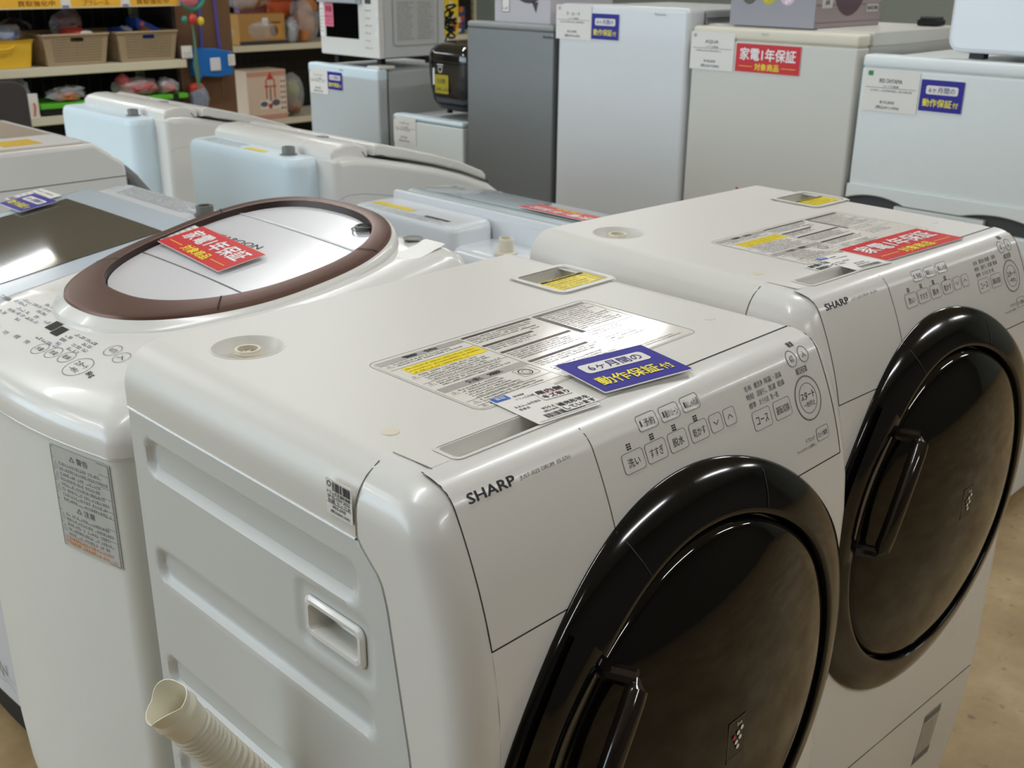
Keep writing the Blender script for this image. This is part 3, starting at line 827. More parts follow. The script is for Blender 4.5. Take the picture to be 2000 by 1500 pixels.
mb.lathe([(.022, .0004), (.0215, .001), (.019, .0005)], 28, tf); mb.lathe([(.016, 0), (.016, .0055), (.013, .006), (.012, .003), (0, .003)], 24, tf)
mb.box(-.011, .011, -.0012, .0012, .002, .005, tf=tf)
mb.build('hot_water_inlet', mat('inlet_dark_grey', (92, 92, 90), .4), lidp)
# rear deck details
mb = MB(); mb.rrect(lambda u, v, h=0.0: Vector((.235+u, -.225+v, tz(.235+u)+h+.0002)), -.03, .035, -.022, .022, .004, 0); mb.build('lint_cover', WHITE, tl, smooth=False)
mb = MB(); z0 = tz(.262)+.0012
mb.lathe([(.0150, z0), (.0145, z0+.0012), (.0125, z0+.0004), (.0122, z0-.0005), (.0, z0-.0006)], 26, Matrix.Translation((.262, -.185, 0)))
mb.build('inlet_hole', mat('hole_shadow_plastic', (150, 152, 150), .6), tl)
# control strip
def tmap(cx, cy):
    def f(u, v, h=0.0):            # u towards -y (reading left to right from the front), v towards the back
        x = cx+v; y = cy-u
        return Vector((x, y, tz(x)+h+.0004))
    return f
rn = random.Random(8)
mb = MB(); P = tmap(-.216, -.01)
for (u0, u1, v0, v1, c) in ((-.036, -.016, .008, .026, 1), (-.013, .007, .004, .022, 1)): mb.rect(P, u0, u1, v0, v1, .0003, c)
mb.build('display', [INK, mat('display_dark', (22, 22, 34), .2)], tc_, smooth=False)
mb = MB()
for row, (v, u0, u1) in enumerate(((.036, -.17, -.06), (.028, -.17, -.07), (.045, -.125, -.05), (.037, -.048, -.005), (.018, -.14, -.05), (.010, -.15, -.06), (.001, -.19, -.10), (.012, .02, .09), (.004, .02, .09), (-.004, .025, .085), (.020, .03, .10), (-.010, -.02, .03))):
    u = u0
    while u < u1:
        wd = rn.uniform(.008, .014)
        if rn.random() < .8:
            mb.greek(P, u, u+wd, v, .0048, rn, .0004, 0 if rn.random() < .6 else 1, 1.0)
        u += wd+.004
mb.build('programme_print', [INKB, INK], tc_, smooth=False)
for (u, v, r, tx) in ((.018, -.024, .0125, '水量'), (.048, -.020, .0125, '洗濯'), (.078, -.017, .0125, '乾燥'), (.124, .022, .0125, '切'), (.153, .018, .0120, '入'), (.118, -.022, .0205, 'スタート'), (-.020, -.024, .010, '予約'), (-.05, -.024, .010, '時間'), (-.08, -.026, .010, 'すすぎ'), (-.11, -.024, .010, '脱水')):
    mb = MB()
    if r > .0105: mb.outline(P, circ_pts(u, v, r, 30, r*.9), .0009, .0004, 1)
    if tx == 'スタート':
        mb.text(tx, P, u, v+.005, .027, .0085, .01, 0, .0005); mb.text('一時停止', P, u, v-.006, .022, .007, 0, 0, .0005)
    else: mb.text(tx, P, u, v, min(.016, r*1.25), .0072, 0, 0, .0005)
    mb.build('button', [INK, INKG], tc_, smooth=False)
mb = MB(); mb.text('8kg', P, .152, -.024, .017, .010, .01, 0, .0005); mb.build('capacity_lettering', INK, tc_, smooth=False)
mb = MB(); mb.text('TOSHIBA', P, -.192, .024, .034, .007, .02, 0, .0005); mb.build('maker_lettering', INK, tc_, smooth=False)
mb = MB(); Pq = lambda u, v, h=0.0: Vector((-.02+u, -.222+v, tz(-.02+u)+h+.001))
for k in range(4): mb.greek(Pq, -.05, .06, .012-.008*k, .0045, rn, .0004, 0, 1)
mb.build('programme_print', INKG, tc_, smooth=False)
# notice on the front
def fm(u, v, h=0.0):
    y = -.220-u; y0_, y1_ = -.295+.032, .222-.085
    if y >= y0_: t = (y1_-y)/(y1_-y0_); x = -.285-.022*(1-(2*t-1)**2)
    else: x = -.285+.032-math.sqrt(max(0, .032**2-(y0_-y)**2))
    return Vector((x-.0010-h, y, .812+v))
mb = MB(); mb.rect(fm, -.055, .055, -.070, .066, .0002, 0, 24, 2); mb.outline(fm, rr_pts(-.053, .053, -.068, .064, .002), .0008, .0004, 1)
for t_, v in (('警告', .056), ('注意', -.012)): mb.text('△ '+t_, fm, 0, v, .034, .008, .01, 1, .0005)
for k in range(17):
    v = .045-.0068*k
    if -.020 < v < -.004: continue
    mb.greek(fm, -.040, .048, v, .004, rn, .0004, 1 if v > -.052 else 2, 1)
for v in (.050, .034, .020, .004, -.005, -.020, -.036): mb.line(fm, [(-.052, v), (.052, v)], .0006, .0004, 1)
for v in (.041, .027, .012, -.027, -.043): mb.outline(fm, [(-.050, v-.004), (-.043, v-.004), (-.0465, v+.004)], .0007, .0004, 1)
for k in range(2): mb.greek(fm, -.05, .02, -.056-.006*k, .0045, rn, .0004, 2, 1)
mb.build('caution_sheet', [mat('silver_label', (196, 198, 196), .35), INKG, mat('orange_print', (220, 140, 70), .5)], tl, smooth=False)
mb = MB(); ed = [(x, y, .8865) for x, y in shrink(body, -.0006, (0, 0))]; mb.tube(ed+[ed[0]], .0022, 8, cap=False); mb.build('cover_edge', WHITE, tl)

# ---- top loader with the dark glass lid
pn = thing('top_load_washer', (.36, 1.42, 0), 'pale blue-white top-load washer with a dark smoked glass lid', 'washing machine')
pb = rr_outline(-.27, .275, -.275, .275, (.03, .04, .04, .03), 6, .012)
mb = MB(); stack(mb, [[(x, y, z) for x, y in shrink(pb, d, (0, 0))] for z, d in ((.085, .006), (.095, 0), (.80, 0), (.86, 0), (.865, .003))], cap_bot=True); mb.build('cabinet', mat('lilac_white_steel', (214, 216, 222), .35), pn)
mb = MB(); stack(mb, [[(x, y, z) for x, y in shrink(pb, d, (0, 0))] for z, d in ((.0, .02), (.085, .014), (.0855, .05))], cap_bot=True); mb.build('plinth', MATTBLK, pn)
mb = MB()
def pz(x): return .887+.075*((x+.27)/.545)
stack(mb, [[(x, y, .866+(pz(x)-.866)*sf) for x, y in shrink(pb, d, (0, 0))] for sf, d in ((0, 0), (.4, 0), (.8, .006), (.96, .016), (1, .03), (1, .1), (1, .2), (1, .27))], cap_top=True); ptop = mb.build('top_cover', COOL, pn, ang=60)
mb = MB()
lidpts = rr_pts(-.245, .175, -.262, .262, .03, 5)
def pdome(x, y): return pz(x)+.0112+.002*(1-(y/.262)**2)
stack(mb, [[(x, y, pz(x)+h) for x, y in shrink(lidpts, d, (-.035, 0))] for h, d in ((.0, 0), (.006, .0), (.010, .004), (.0112, .010))])
mb.grid(lambda a, b: Vector((-.237+.404*a, -.254+.508*b, pdome(-.237+.404*a, -.254+.508*b)-.0005)), 10, 24)
plid = mb.build('lid', mat('pale_blue_lid', (204, 216, 228), .18, coat=.4), pn, ang=60)
mb = MB(); mb.grid(lambda a, b: Vector((-.205+.31*a, -.185+.40*b, pdome(-.205+.31*a, -.185+.40*b)+.0008)), 10, 30); mb.build('lid_glass', mat('smoked_lid_glass', (84, 80, 72), .05, coat=.8), plid, ang=60)
mb = MB(); Pr = lambda u, v, h=0.0: Vector((.225+v, -u, pz(.225+v)+.0006+h))
for k in range(7): mb.greek(Pr, -.20, .16, .022-.0065*k, .004, rn, .0003, 0, .95)
mb.outline(Pr, rr_pts(-.252, -.225, -.012, .012, .003), .0008, .0004, 0)
mb.build('printed_notice', INKG, ptop, smooth=False)
mb = MB(); mb.lathe([(.0, .012), (.012, .012), (.012, .018), (.0165, .018), (.0165, .002), (.021, .001), (.021, 0)], 24, Matrix.Translation((.225, -.13, pz(.225)))); mb.build('water_inlet', mat('inlet_olive_grey', (104, 104, 96), .5), ptop)
mb = MB(); mb.text('CLEAN', lambda u, v, h=0.0: Vector((-.2715-.012*.9-h, -.05-u, .16+v)), .0, 0, .16, .026, 0, 0, .001); mb.build('front_lettering', INKG, pn, smooth=False)
mb = MB(); mb.line(lambda u, v, h=0.0: Vector((-.2832-h, -.05-u, .14+v)), [(-.1+.01*k, .004*math.sin(k*.7)) for k in range(24)], .0012, .0008, 0); mb.build('front_pattern', INKG, pn, smooth=False)

# ---- washer at the left edge, beige reflection put into its top colour
bg = thing('washing_machine', (.34, 2.26, 0), 'white washer with a beige reflection coloured into its top at the far left edge, grey hoses at its back', 'washing machine')
side = [(-.40, .02), (.43, .02), (.43, .915), (.427, .945), (.355, 1.0), (-.40, 1.0)]
mb = MB(); mb.prism(side, 'y', -.28, .28, .012, 3); bgb = mb.build('cabinet', WHITE, bg)
mb = MB(); mb.box(-.39, .335, -.262, .262, .998, 1.003, .002, 2); bgt = mb.build('top_panel', mat('reflection_beige_top', (196, 180, 164), .3, coat=.3, var=.03), bg)
mb = MB(); mb.box(.02, .335, -.255, -.10, 1.0, 1.006, .003, 2); mb.build('inlet_cover', mat('pale_plastic', (224, 224, 222), .35), bgt)
mb = MB(); mb.box(.16, .25, -.235, -.15, 1.0055, 1.0068); mb.build('yellow_notice', mat('ochre_label', (222, 182, 40), .45), bgt, smooth=False)
mb = MB(); mb.box(.06, .235, -.06, .10, 1.0028, 1.0042); mb.build('filter_panel', mat('warm_grey_panel', (166, 158, 146), .5), bgt, smooth=False)
mb = MB(); mb.line(lambda u, v, h=0.0: Vector((u, -.2805-h, v)), [(-.4, .915), (.43, .915)], .0018, .0003); mb.build('cover_gap', SEAM, bgb, smooth=False)
for k in range(2):
    q = [(.425, -.24+.03*k, .93-.02*k), (.45, -.26, .90), (.462+.02*k, -.275-.02*k, .84), (.455+.035*k, -.275, .78), (.445+.05*k, -.26, .60), (.45+.05*k, -.24, .3)]
    MB().tube([Vector(a).lerp(Vector(b), t) for a, b in zip(q[:-1], q[1:]) for t in (0, .25, .5, .75)], .016, 10).build('drain_hose', mat('hose_grey', (112, 114, 114), .5), bg)

# ---- the two washers standing back-on, lids sloping away to the right
def back_washer(loc, label):
    T = thing('top_load_washer', loc, label, 'washing machine')
    y0, y1 = 0.0, .60
    bx = rr_outline(.0, .22, .075, .585, (.02, .035, .05, .02), 6)
    mb = MB(); stack(mb, [[(x, y, z) for x, y in shrink(bx, d, (.11, .33))] for z, d in ((.02, .0), (.935, .0), (.950, .004), (.957, .012), (.958, .02), (.958, .06))], cap_top=True, cap_bot=True); bk = mb.build('back_box', COOLS, T)
    # body: side outline with rounded front, extruded across
    sp = [(.075, .02), (.70, .02), (.70, .72)]
    for k in range(7):
        a = R(90*k/6); sp.append((.70-.055+.055*math.cos(a), .735+.060*math.sin(a)*1.2))
    sp += [(.60, .838), (.50, .876), (.40, .906), (.30, .930), (.20, .952), (.14, .962), (.100, .963), (.075, .955)]
    sp2 = [p for p in sp]
    mb = MB(); mb.prism(sp2, 'y', y0, y1, .022, 4); bd = mb.build('cabinet', WHITE, T, ang=50)
    mb = MB(); ln = [(.08, .865), (.11, .872), (.16, .870), (.30, .842), (.50, .800), (.695, .752)]
    mb.line(lambda u, v, h=0.0: Vector((u, -h, v)), ln, .0014, .0006); mb.build('cover_seam', mat('seam_pale', (196, 198, 196), .6), bd, smooth=False)
    # hinge bar along the back of the lid
    hb = [(.085, .955), (.085, .972), (.098, .984), (.125, .990), (.165, .990), (.200, .974), (.200, .950)]
    mb = MB(); mb.prism(hb, 'y', .03, .575, .008, 3); mb.build('hinge_bar', WHITE, T, ang=50)
    ld = [(.205, .957), (.207, .981), (.222, .985), (.30, .966), (.40, .940), (.50, .908), (.580, .874), (.592, .862), (.592, .846), (.50, .883), (.40, .913), (.30, .938)]
    mb = MB(); mb.prism(ld, 'y', .012, .590, .006, 3); mb.build('lid', WHITE, T, ang=50)
    mb = MB(); mb.line(lambda u, v, h=0.0: Vector((u, .0105-h, v)), [(.165, .972), (.175, .958), (.205, .957), (.225, .956), (.240, .950), (.30, .9355), (.40, .911), (.50, .881), (.598, .843)], .0028, .0006); mb.build('lid_gap', SEAMD, bd, smooth=False)
    mb = MB(); mb.box(.155, .175, .16, .19, .9885, .992, .001); mb.build('lid_sensor_slot', GREY, T)
    mb = MB(); mb.lathe([(0, .010), (.012, .010), (.012, .020), (.0165, .020), (.0165, .002), (.022, .0015), (.022, 0)], 24, Matrix.Translation((.053, .165, .958))); mb.build('water_inlet', GREY, T)
    return T
mid = back_washer((1.035, 1.585, 0), 'white top-load washer seen from its back, with yellow label beside the grey inlet')
far = copy_tree(mid); far.location = (1.095, 2.52, 0)
tag(far, 'white top-load washer seen from its back, farthest from camera, below the toy shelf')
mb = MB(); Pm = lambda u, v, h=0.0: Vector((.04+v, .40-u, .9582+h))
for k in range(5): mb.greek(Pm, -.14, .06, .025-.010*k, .006, rn, .0003, 0, 1)
mb.build('printed_notice', INKG, mid, smooth=False)
mb = MB(); mb.rect(lambda u, v, h=0.0: Vector((.035+v, .285-u, .9584+h)), -.045, .045, -.012, .012, .0003); mb.build('yellow_notice', mat('yellow_label_dull', (236, 214, 30), .45), mid, smooth=False)

# ---- small washer between, seen from its back
sm = thing('top_load_washer', (1.05, .84, 0), 'low white top-load washer behind the brown-ringed one, red card on its lid', 'washing machine')
bx = rr_outline(-.01, .56, .02, .60, (.03, .03, .05, .03), 6)
mb = MB(); stack(mb, [[(x, y, z-.06*max(0, (x-.18)/.4)*(z > .8)) for x, y in shrink(bx, d, (.28, .31))] for z, d in ((.02, 0), (.5, 0), (.81, 0), (.835, .004), (.846, .014), (.849, .025), (.849, .1))], cap_top=True, cap_bot=True); smb = mb.build('cabinet', COOL, sm, ang=50)
mb = MB()
bk = [(-.008, .84)]
bar = rr_pts(-.01, .115, .245, .598, .022, 5)
stack(mb, [[(x, y, z) for x, y in shrink(bar, d, (.055, .43))] for z, d in ((.84, 0), (.874, 0), (.884, .003), (.889, .010), (.889, .03))], cap_top=True)
br2 = rr_pts(.1165, .140, .03, .60, .006, 4)
stack(mb, [[(x, y, z) for x, y in shrink(br2, d, (.128, .31))] for z, d in ((.84, 0), (.880, 0), (.886, .002), (.887, .004))], cap_top=True)
c2 = rr_pts(-.02, .06, .012, .105, .012, 4)
stack(mb, [[(x, y, z) for x, y in shrink(c2, d, (.02, .058))] for z, d in ((.02, 0), (.846, 0), (.853, .004), (.855, .012))], cap_top=True)
mb.build('back_panel', COOL, sm, ang=50)
mb = MB(); mb.prism([(.119, .884), (.121, .902), (.130, .904), (.138, .884)], 'y', .02, .60, .0008, 1); mb.build('hinge_bar', COOL, sm, smooth=False)
mb = MB(); Pn = plane_map((.03, .50, .8892), (0, -1, 0), (1, 0, 0))
mb.rect(Pn, -.075, .06, .004, .028, .0003, 0); mb.build('yellow_notice', mat('yellow_label_dull2', (232, 208, 50), .35), sm, smooth=False)
mb = MB(); 
for k in range(3): mb.greek(Pn, -.06, .20, -.008-.010*k, .005, rn, .0003, 0, 1)
mb.rect(Pn, .12, .20, -.004, .006, .0004, 1)
mb.build('printed_notice', [INKG, INK], sm, smooth=False)
mb = MB(); tf = Matrix.Translation((.030, .125, .849))
pf = [(.024, 0), (.024, .006), (.0155, .008)]
for k in range(6): pf += [(.0150, .010+.004*k), (.0162, .0115+.004*k), (.0150, .0135+.004*k)]
pf += [(.0145, .036), (.0115, .036), (.0112, .02), (0, .02)]
mb.lathe(pf, 28, tf); mb.build('water_inlet', CREAM, sm)
lidg = [(.150, .878), (.150, .900), (.17, .904), (.30, .892), (.45, .858), (.535, .822), (.535, .812), (.45, .846), (.30, .880)]
mb = MB(); mb.prism(lidg, 'y', .035, .59, .005, 3); mb.build('lid', mat('frosted_blue_lid', (206, 220, 226), .15, coat=.5), sm, ang=50)
mb = MB(); lf = [(.18, .057), (.50, .057), (.50, .57), (.18, .57)]
mb.outline(lambda u, v, h=0.0: Vector((u, v, float(np.interp(u, [.17, .30, .45, .535], [.9045, .8925, .8585, .8225]))+h)), [(.18, .05), (.25, .05), (.30, .05), (.40, .05), (.45, .05), (.52, .05), (.52, .575), (.45, .575), (.40, .575), (.30, .575), (.25, .575), (.18, .575)], .012, .0012); mb.build('lid_rim', mat('clear_rim', (228, 236, 238), .1, coat=.6), sm, smooth=False)
# ------------------------------------------------------------------ guarantee cards and price sheets
LOOSE = []
def place(o, loc, rot): o.location = loc; o.rotation_euler = rot; return o
CP = plane_map((0, 0, 0), (1, 0, 0), (0, 0, 1))      # card face looks along -y
def make_blue(label):
    t = thing('guarantee_card', (0, 0, 0), label, 'card', 'guarantee cards')
    MB().prism(rr_pts(-.056, .056, -.039, .039, .002, 2), 'y', 0, .0008).build('card_sheet', [PAPER], t, smooth=False)
    mb = MB(); mb.rrect(CP, -.0555, .0555, -.0375, .0388, .002, .0002); f = mb.build('blue_face', BLUEC, t, smooth=False)
    mb = MB(); mb.rrect(CP, -.041, .041, .004, .025, .005, .0005, 0); mb.text('6ヶ月間の', CP, 0, .0145, .067, .0135, .012, 1, .0008); mb.build('white_panel', [PAPER, BINK], f, smooth=False)
    mb = MB(); mb.text('動作保証', CP, -.0085, -.0165, .075, .0185, .022, 0, .0006); mb.text('付', CP, .0385, -.0185, .0135, .0135, .02, 0, .0006); mb.build('yellow_lettering', YINK, f, smooth=False)
    return t
def make_red(label):
    t = thing('guarantee_card', (0, 0, 0), label, 'card', 'guarantee cards')
    MB().prism(rr_pts(-.104, .104, -.0385, .0385, .002, 2), 'y', 0, .0008).build('card_sheet', [PAPER], t, smooth=False)
    mb = MB(); mb.rrect(CP, -.1035, .1035, -.038, .038, .002, .0002); f = mb.build('red_face', REDC, t, smooth=False)
    mb = MB(); mb.text('家電1年保証', CP, 0, .0105, .178, .0325, .022, 0, .0006); mb.build('white_lettering', WINK, f, smooth=False)
    mb = MB(); mb.text('対象商品', CP, 0, -.0225, .078, .0185, .022, 0, .0006)
    for s in (-1, 1): mb.line(CP, [(.047*s, -.0225), (.091*s, -.0225)], .0012, .0006)
    mb.build('yellow_lettering', YINK, f, smooth=False)
    return t
def recard(src, label, loc, rot):
    c = copy_tree(src); c['label'] = label; return place(c, loc, rot)
FACE = (0, 0, R(-90))
blue = make_blue('blue guarantee card lying on the nearest drum washer, overhanging its front edge')
place(blue, (.3195, .0330, HT+.0058), (R(-88), 0, R(-9.6)))
red = make_red('red guarantee card lying on top of the second drum washer')
place(red, (1.011, .0895, HT+.0022), (R(-90), 0, R(-4.2)))
FX = 2.25
recard(blue, 'blue guarantee card on the upright two-tone-free white fridge in the middle', (FX-.0022, 1.712, 1.227), FACE)
bA = recard(blue, 'blue guarantee card on the fridge at the right edge', (FX-.0022, .614, 1.110), FACE)
bM = recard(blue, 'small blue guarantee card on the mini fridge under the microwave', (FX-.0022, 3.133, .957), FACE)
bM.scale = (.90, 1, .92)
bP = recard(blue, 'blue guarantee card on the dark glass lid at the left edge', (0, 0, 0), (0, 0, 0))
rA = recard(red, 'red guarantee card on the cream fridge under the grey appliance box', (FX-.0022, 1.121, 1.168), FACE)
lc = tl.matrix_basis @ Vector((0, 0, 0))
zc = .0
xl, yl = .351-.28, .864-.80
rT = recard(red, 'red guarantee card lying on the lid with the brown oval ring', (0, 0, 0), (0, 0, 0))
def lie(o, loc, du, dn):
    # lay a card: du = reading direction, dn = surface normal
    n = Vector(dn).normalized(); u = Vector(du); u = (u-n*u.dot(n)).normalized(); v = n.cross(u)
    m = Matrix((u, -n, v)).transposed().to_4x4(); m.translation = Vector(loc); o.matrix_world = m
_p = tl.matrix_basis.inverted() if False else None
_m = Matrix.Translation((.28, .80, 0)) @ Matrix.Rotation(.028, 4, 'Z')
_q = _m.inverted() @ Vector((.351, .864, 0))
_h = lmap(_q.x, _q.y)(0, 0, 0); _dx = (lmap(_q.x+.05, _q.y)(0, 0, 0)-lmap(_q.x-.05, _q.y)(0, 0, 0)).normalized()
_n = _m.to_3x3() @ (_dx.cross(Vector((0, 1, 0))))
lie(rT, _m @ (_h+Vector((-.008, -.012, .0054))), (-.09, -1, 0), _n)
rS = recard(red, 'faded red guarantee card lying under the clear rim of the low washer', (0, 0, 0), (0, 0, 0))
lie(bP, (.398, 1.668, pdome(.038, .248)+.0068), (.0, -1, 0), (-.137, 0, 1))
lie(rS, (1.275, .985, .9052), (.0, 1, 0), (.09, 0, 1))
for a in blue, red: a['label'] = a['label']
for o in bpy.data.objects:
    if o.get('label', '').startswith('blue guarantee card on the upright'): o['label'] = 'blue guarantee card on the tall white fridge beside the grey fridge'

def make_tag(label, lines, loc, rot, wd=.150, hg=.104, logo=None, group='fridge price sheets'):
    t = thing('price_sheet', (0, 0, 0), label, 'price sheet', group)
    sh = MB().prism(rr_pts(-wd/2, wd/2, -hg/2, hg/2, .001, 1), 'y', 0, .0006).build('paper_sheet', PAPER, t, smooth=False)
    mb = MB(); s = hg/.104
    mb.text(lines[0], CP, -.002, .025*s, min(.062, .0115*len(lines[0])), .0105*s, .01, 0, .0004)
    mb.text(lines[1], CP, 0, .0115*s, .042, .0055*s, 0, 0, .0004)
    mb.line(CP, [(-.068*wd/.15, .0072*s), (.068*wd/.15, .0072*s)], .0009, .0004, 0)
    mb.greek(CP, -.055, .058, .001*s, .0048, random.Random(len(label)), .0004, 0, 1)
    mb.text(lines[2], CP, -.006, -.0285*s, .040, .0085*s, .006, 0, .0004); mb.text(lines[3], CP, -.004, -.0415*s, .064, .0095*s, .006, 0, .0004)
    mb.build('price_print', [INK], sh, smooth=False)
    mb = MB()
    if logo: mb.rrect(CP, -.066, -.052, .036*s, .048*s, .002, .0004, 0); mb.build('green_logo', mat('green_logo', (30, 140, 60), .5), sh, smooth=False)
    else:
        mb.outline(CP, circ_pts(-.060, .041*s, .0045, 16), .0012, .0004, 0); mb.text('R', CP, -.060, .041*s, .004, .005, .01, 0, .0004); mb.build('round_mark', INKG, sh, smooth=False)
    return place(t, loc, rot)
make_tag('price sheet on the right-edge fridge, with a green logo square', ('IRIS OHYAMA', '2ドア冷蔵庫', '¥10,000', '(税込¥11,000)'), (FX-.0020, .749, 1.112), FACE, logo=True)
make_tag('price sheet at top left of the cream fridge', ('AQUA', '2ドア冷蔵庫', '¥18,000', '(税込¥19,800)'), (FX-.0020, 1.307, 1.179), FACE)
make_tag('price sheet at top left of the tall white fridge', ('ラ・ルーマ', '1ドア冷蔵庫', '¥15,000', '(税込¥16,500)'), (FX-.0020, 1.844, 1.236), FACE)
make_tag('price sheet on the mini fridge under the microwave', ('ユーイング', '1ドア冷蔵庫', '¥9,000', '(税込¥9,900)'), (FX-.0020, 3.246, .949), FACE, .126, .099)
make_tag('price sheet on the low fridge under the rice cooker', ('ハイアール', '1ドア冷凍庫', '¥7,500', '(税込¥8,250)'), (FX-.0020, 2.699, .808), FACE, .133, .104)

# price sheet with stickers on the near washer, another under the red card
def shop_sheet(label, loc, rotz, stickers):
    t = thing('shop_price_sheet', (0, 0, 0), label, 'price sheet')
    sh = MB().prism(rr_pts(-.037, .037, -.036, .036, .001, 1), 'y', 0, .0005).build('paper_sheet', PAPER, t, smooth=False)
    mb = MB(); rn = random.Random(4)
    mb.text('SHARP', CP, -.008, .0265, .013, .0035, .01, 0, .0004); mb.text('ドラム式洗濯乾燥機', CP, -.002, .0195, .030, .004, 0, 0, .0004)
    mb.greek(CP, -.030, .008, .006, .004, rn, .0004, 0, 1); mb.greek(CP, -.030, -.018, -.001, .004, rn, .0004, 0, 1)
    mb.text('¥55,000', CP, -.002, -.0115, .022, .0045, .008, 0, .0004); mb.text('(税込¥60,500)', CP, -.002, -.0178, .028, .0045, .008, 0, .0004)
    u = -.022
    while u < .022:
        w_ = rn.choice((.0004, .0008, .0012)); mb.rect(CP, u, u+w_, -.031, -.0225, .0004, 0); u += w_+rn.choice((.0005, .0009))
    mb.line(CP, [(-.034, -.0335), (.034, -.0335)], .0005, .0004, 0)
    mb.build('price_print', INK, sh, smooth=False)
    mb = MB(); mb.rrect(CP, -.036, -.018, .025, .035, .001, .0004, 0); mb.text('買取', CP, -.027, .030, .011, .0055, .01, 1, .0007); mb.build('blue_logo', [mat('blue_logo', (40, 100, 200), .4), WINK], sh, smooth=False)
    return place(t, loc, (R(-90), 0, rotz))
shop_sheet('white price sheet with a barcode lying at the front of the nearest washer top', (.2055, .0325, HT+.0018), R(-5), True)
shop_sheet('white price sheet half under the red card on the second washer', tuple(FW @ Vector((.215, .0315, HT+.0012))), R(-7.5), False)
def lid_sheet(label, loc, du, dn, wd, hg):
    t = thing('shop_price_sheet', (0, 0, 0), label, 'price sheet')
    sh = MB().prism(rr_pts(-wd/2, wd/2, -hg/2, hg/2, .001, 1), 'y', 0, .0003).build('paper_sheet', PAPER, t, smooth=False)
    mb = MB(); rn = random.Random(6)
    for k in range(5): mb.greek(CP, -wd*.44, wd*.40, hg*(.36-.16*k), hg*.06, rn, .0004, 0, 1)
    mb.rect(CP, -wd*.46, -wd*.30, -hg*.44, -hg*.30, .0004); mb.build('price_print', INKG, sh, smooth=False); lie(t, loc, du, dn)
lid_sheet('white price sheet half under the red card on the oval-ringed lid', _m @ (_h+Vector((.006, .078, .0046))), (-.09, -1, 0), _n, .078, .066)
lid_sheet('white price sheet half under the blue card on the dark glass lid', (.425, 1.705, pdome(.065, .285)+.0055), (.0, -1, 0), (-.137, 0, 1), .10, .080)
def sticker(label, rows, loc, rotz, w_, h_, redline=False):
    t = thing('sticker', (0, 0, 0), label, 'sticker')
    sh = MB().prism(rr_pts(-w_/2, w_/2, -h_/2, h_/2, .001, 1), 'y', 0, .0004).build('sticker_film', PAPER, t, smooth=False)
    mb = MB()
    for i, tx in enumerate(rows): mb.text(tx, CP, 0, h_*(.25-.5*i/(max(1, len(rows)-1))), w_*.9, h_*.38, .03, 0, .0004)
    if redline: mb.line(CP, [(-w_*.3, h_*.06), (w_*.42, h_*.06)], .0008, .0006, 1)
    mb.build('sticker_lettering', [INK, REDC], sh, smooth=False)
    return place(t, loc, (R(-90), 0, rotz))
sticker('white sticker with red underlined writing on the price sheet, beside the blue card', ('扉内側', 'キズ有り'), (.2265, .0425, HT+.0027), R(-8), .033, .022, True)
sticker('white sticker with black writing overhanging the front edge, beside the blue card', ('補充形状を', 'しています'), (.2245, .0105, HT+.0027), R(-5), .041, .019)
sticker('white sticker with black writing beside the front recess of second washer', ('扉内側キズ有', '柔軟剤ケース'), tuple(FW @ Vector((.160, .043, HT+.0010))), R(-3), .048, .026)
# barcode price sticker on the side of the near washer
t = thing('barcode_sticker', (0, 0, 0), 'white barcode price sticker on the left side of the nearest washer', 'sticker')
sh = MB().prism(rr_pts(-.0175, .0175, -.0165, .0165, .002, 3), 'y', 0, .0004).build('sticker_film', PAPER, t, smooth=False)
mb = MB(); rn = random.Random(9); u = -.008
while u < .015:
    w_ = rn.choice((.0004, .0007, .0011)); mb.rect(CP, u, u+w_, .0065, .0145, .0004); u += w_+rn.choice((.0004, .0008))
mb.outline(CP, circ_pts(-.0125, .0115, .0023, 16), .0008, .0004)
mb.text('ドラム式洗濯乾燥機', CP, 0, .0042, .031, .0032, .01, 0, .0004); mb.text('SP ES-S7H 2022', CP, 0, .0003, .030, .0030, .01, 0, .0004); mb.text('衣類 ランク:B', CP, 0, -.0034, .030, .0030, .01, 0, .0004)
mb.line(CP, [(-.016, -.0055), (.016, -.0055)], .0005, .0004)
mb.text('¥55,000', CP, 0, -.0085, .018, .0032, .01, 0, .0004); mb.text('(税込¥60,500)', CP, .001, -.0130, .026, .0034, .01, 0, .0004)
mb.build('price_print', INK, sh, smooth=False)
place(t, (-.0016, .0660, HT-.0365), FACE)

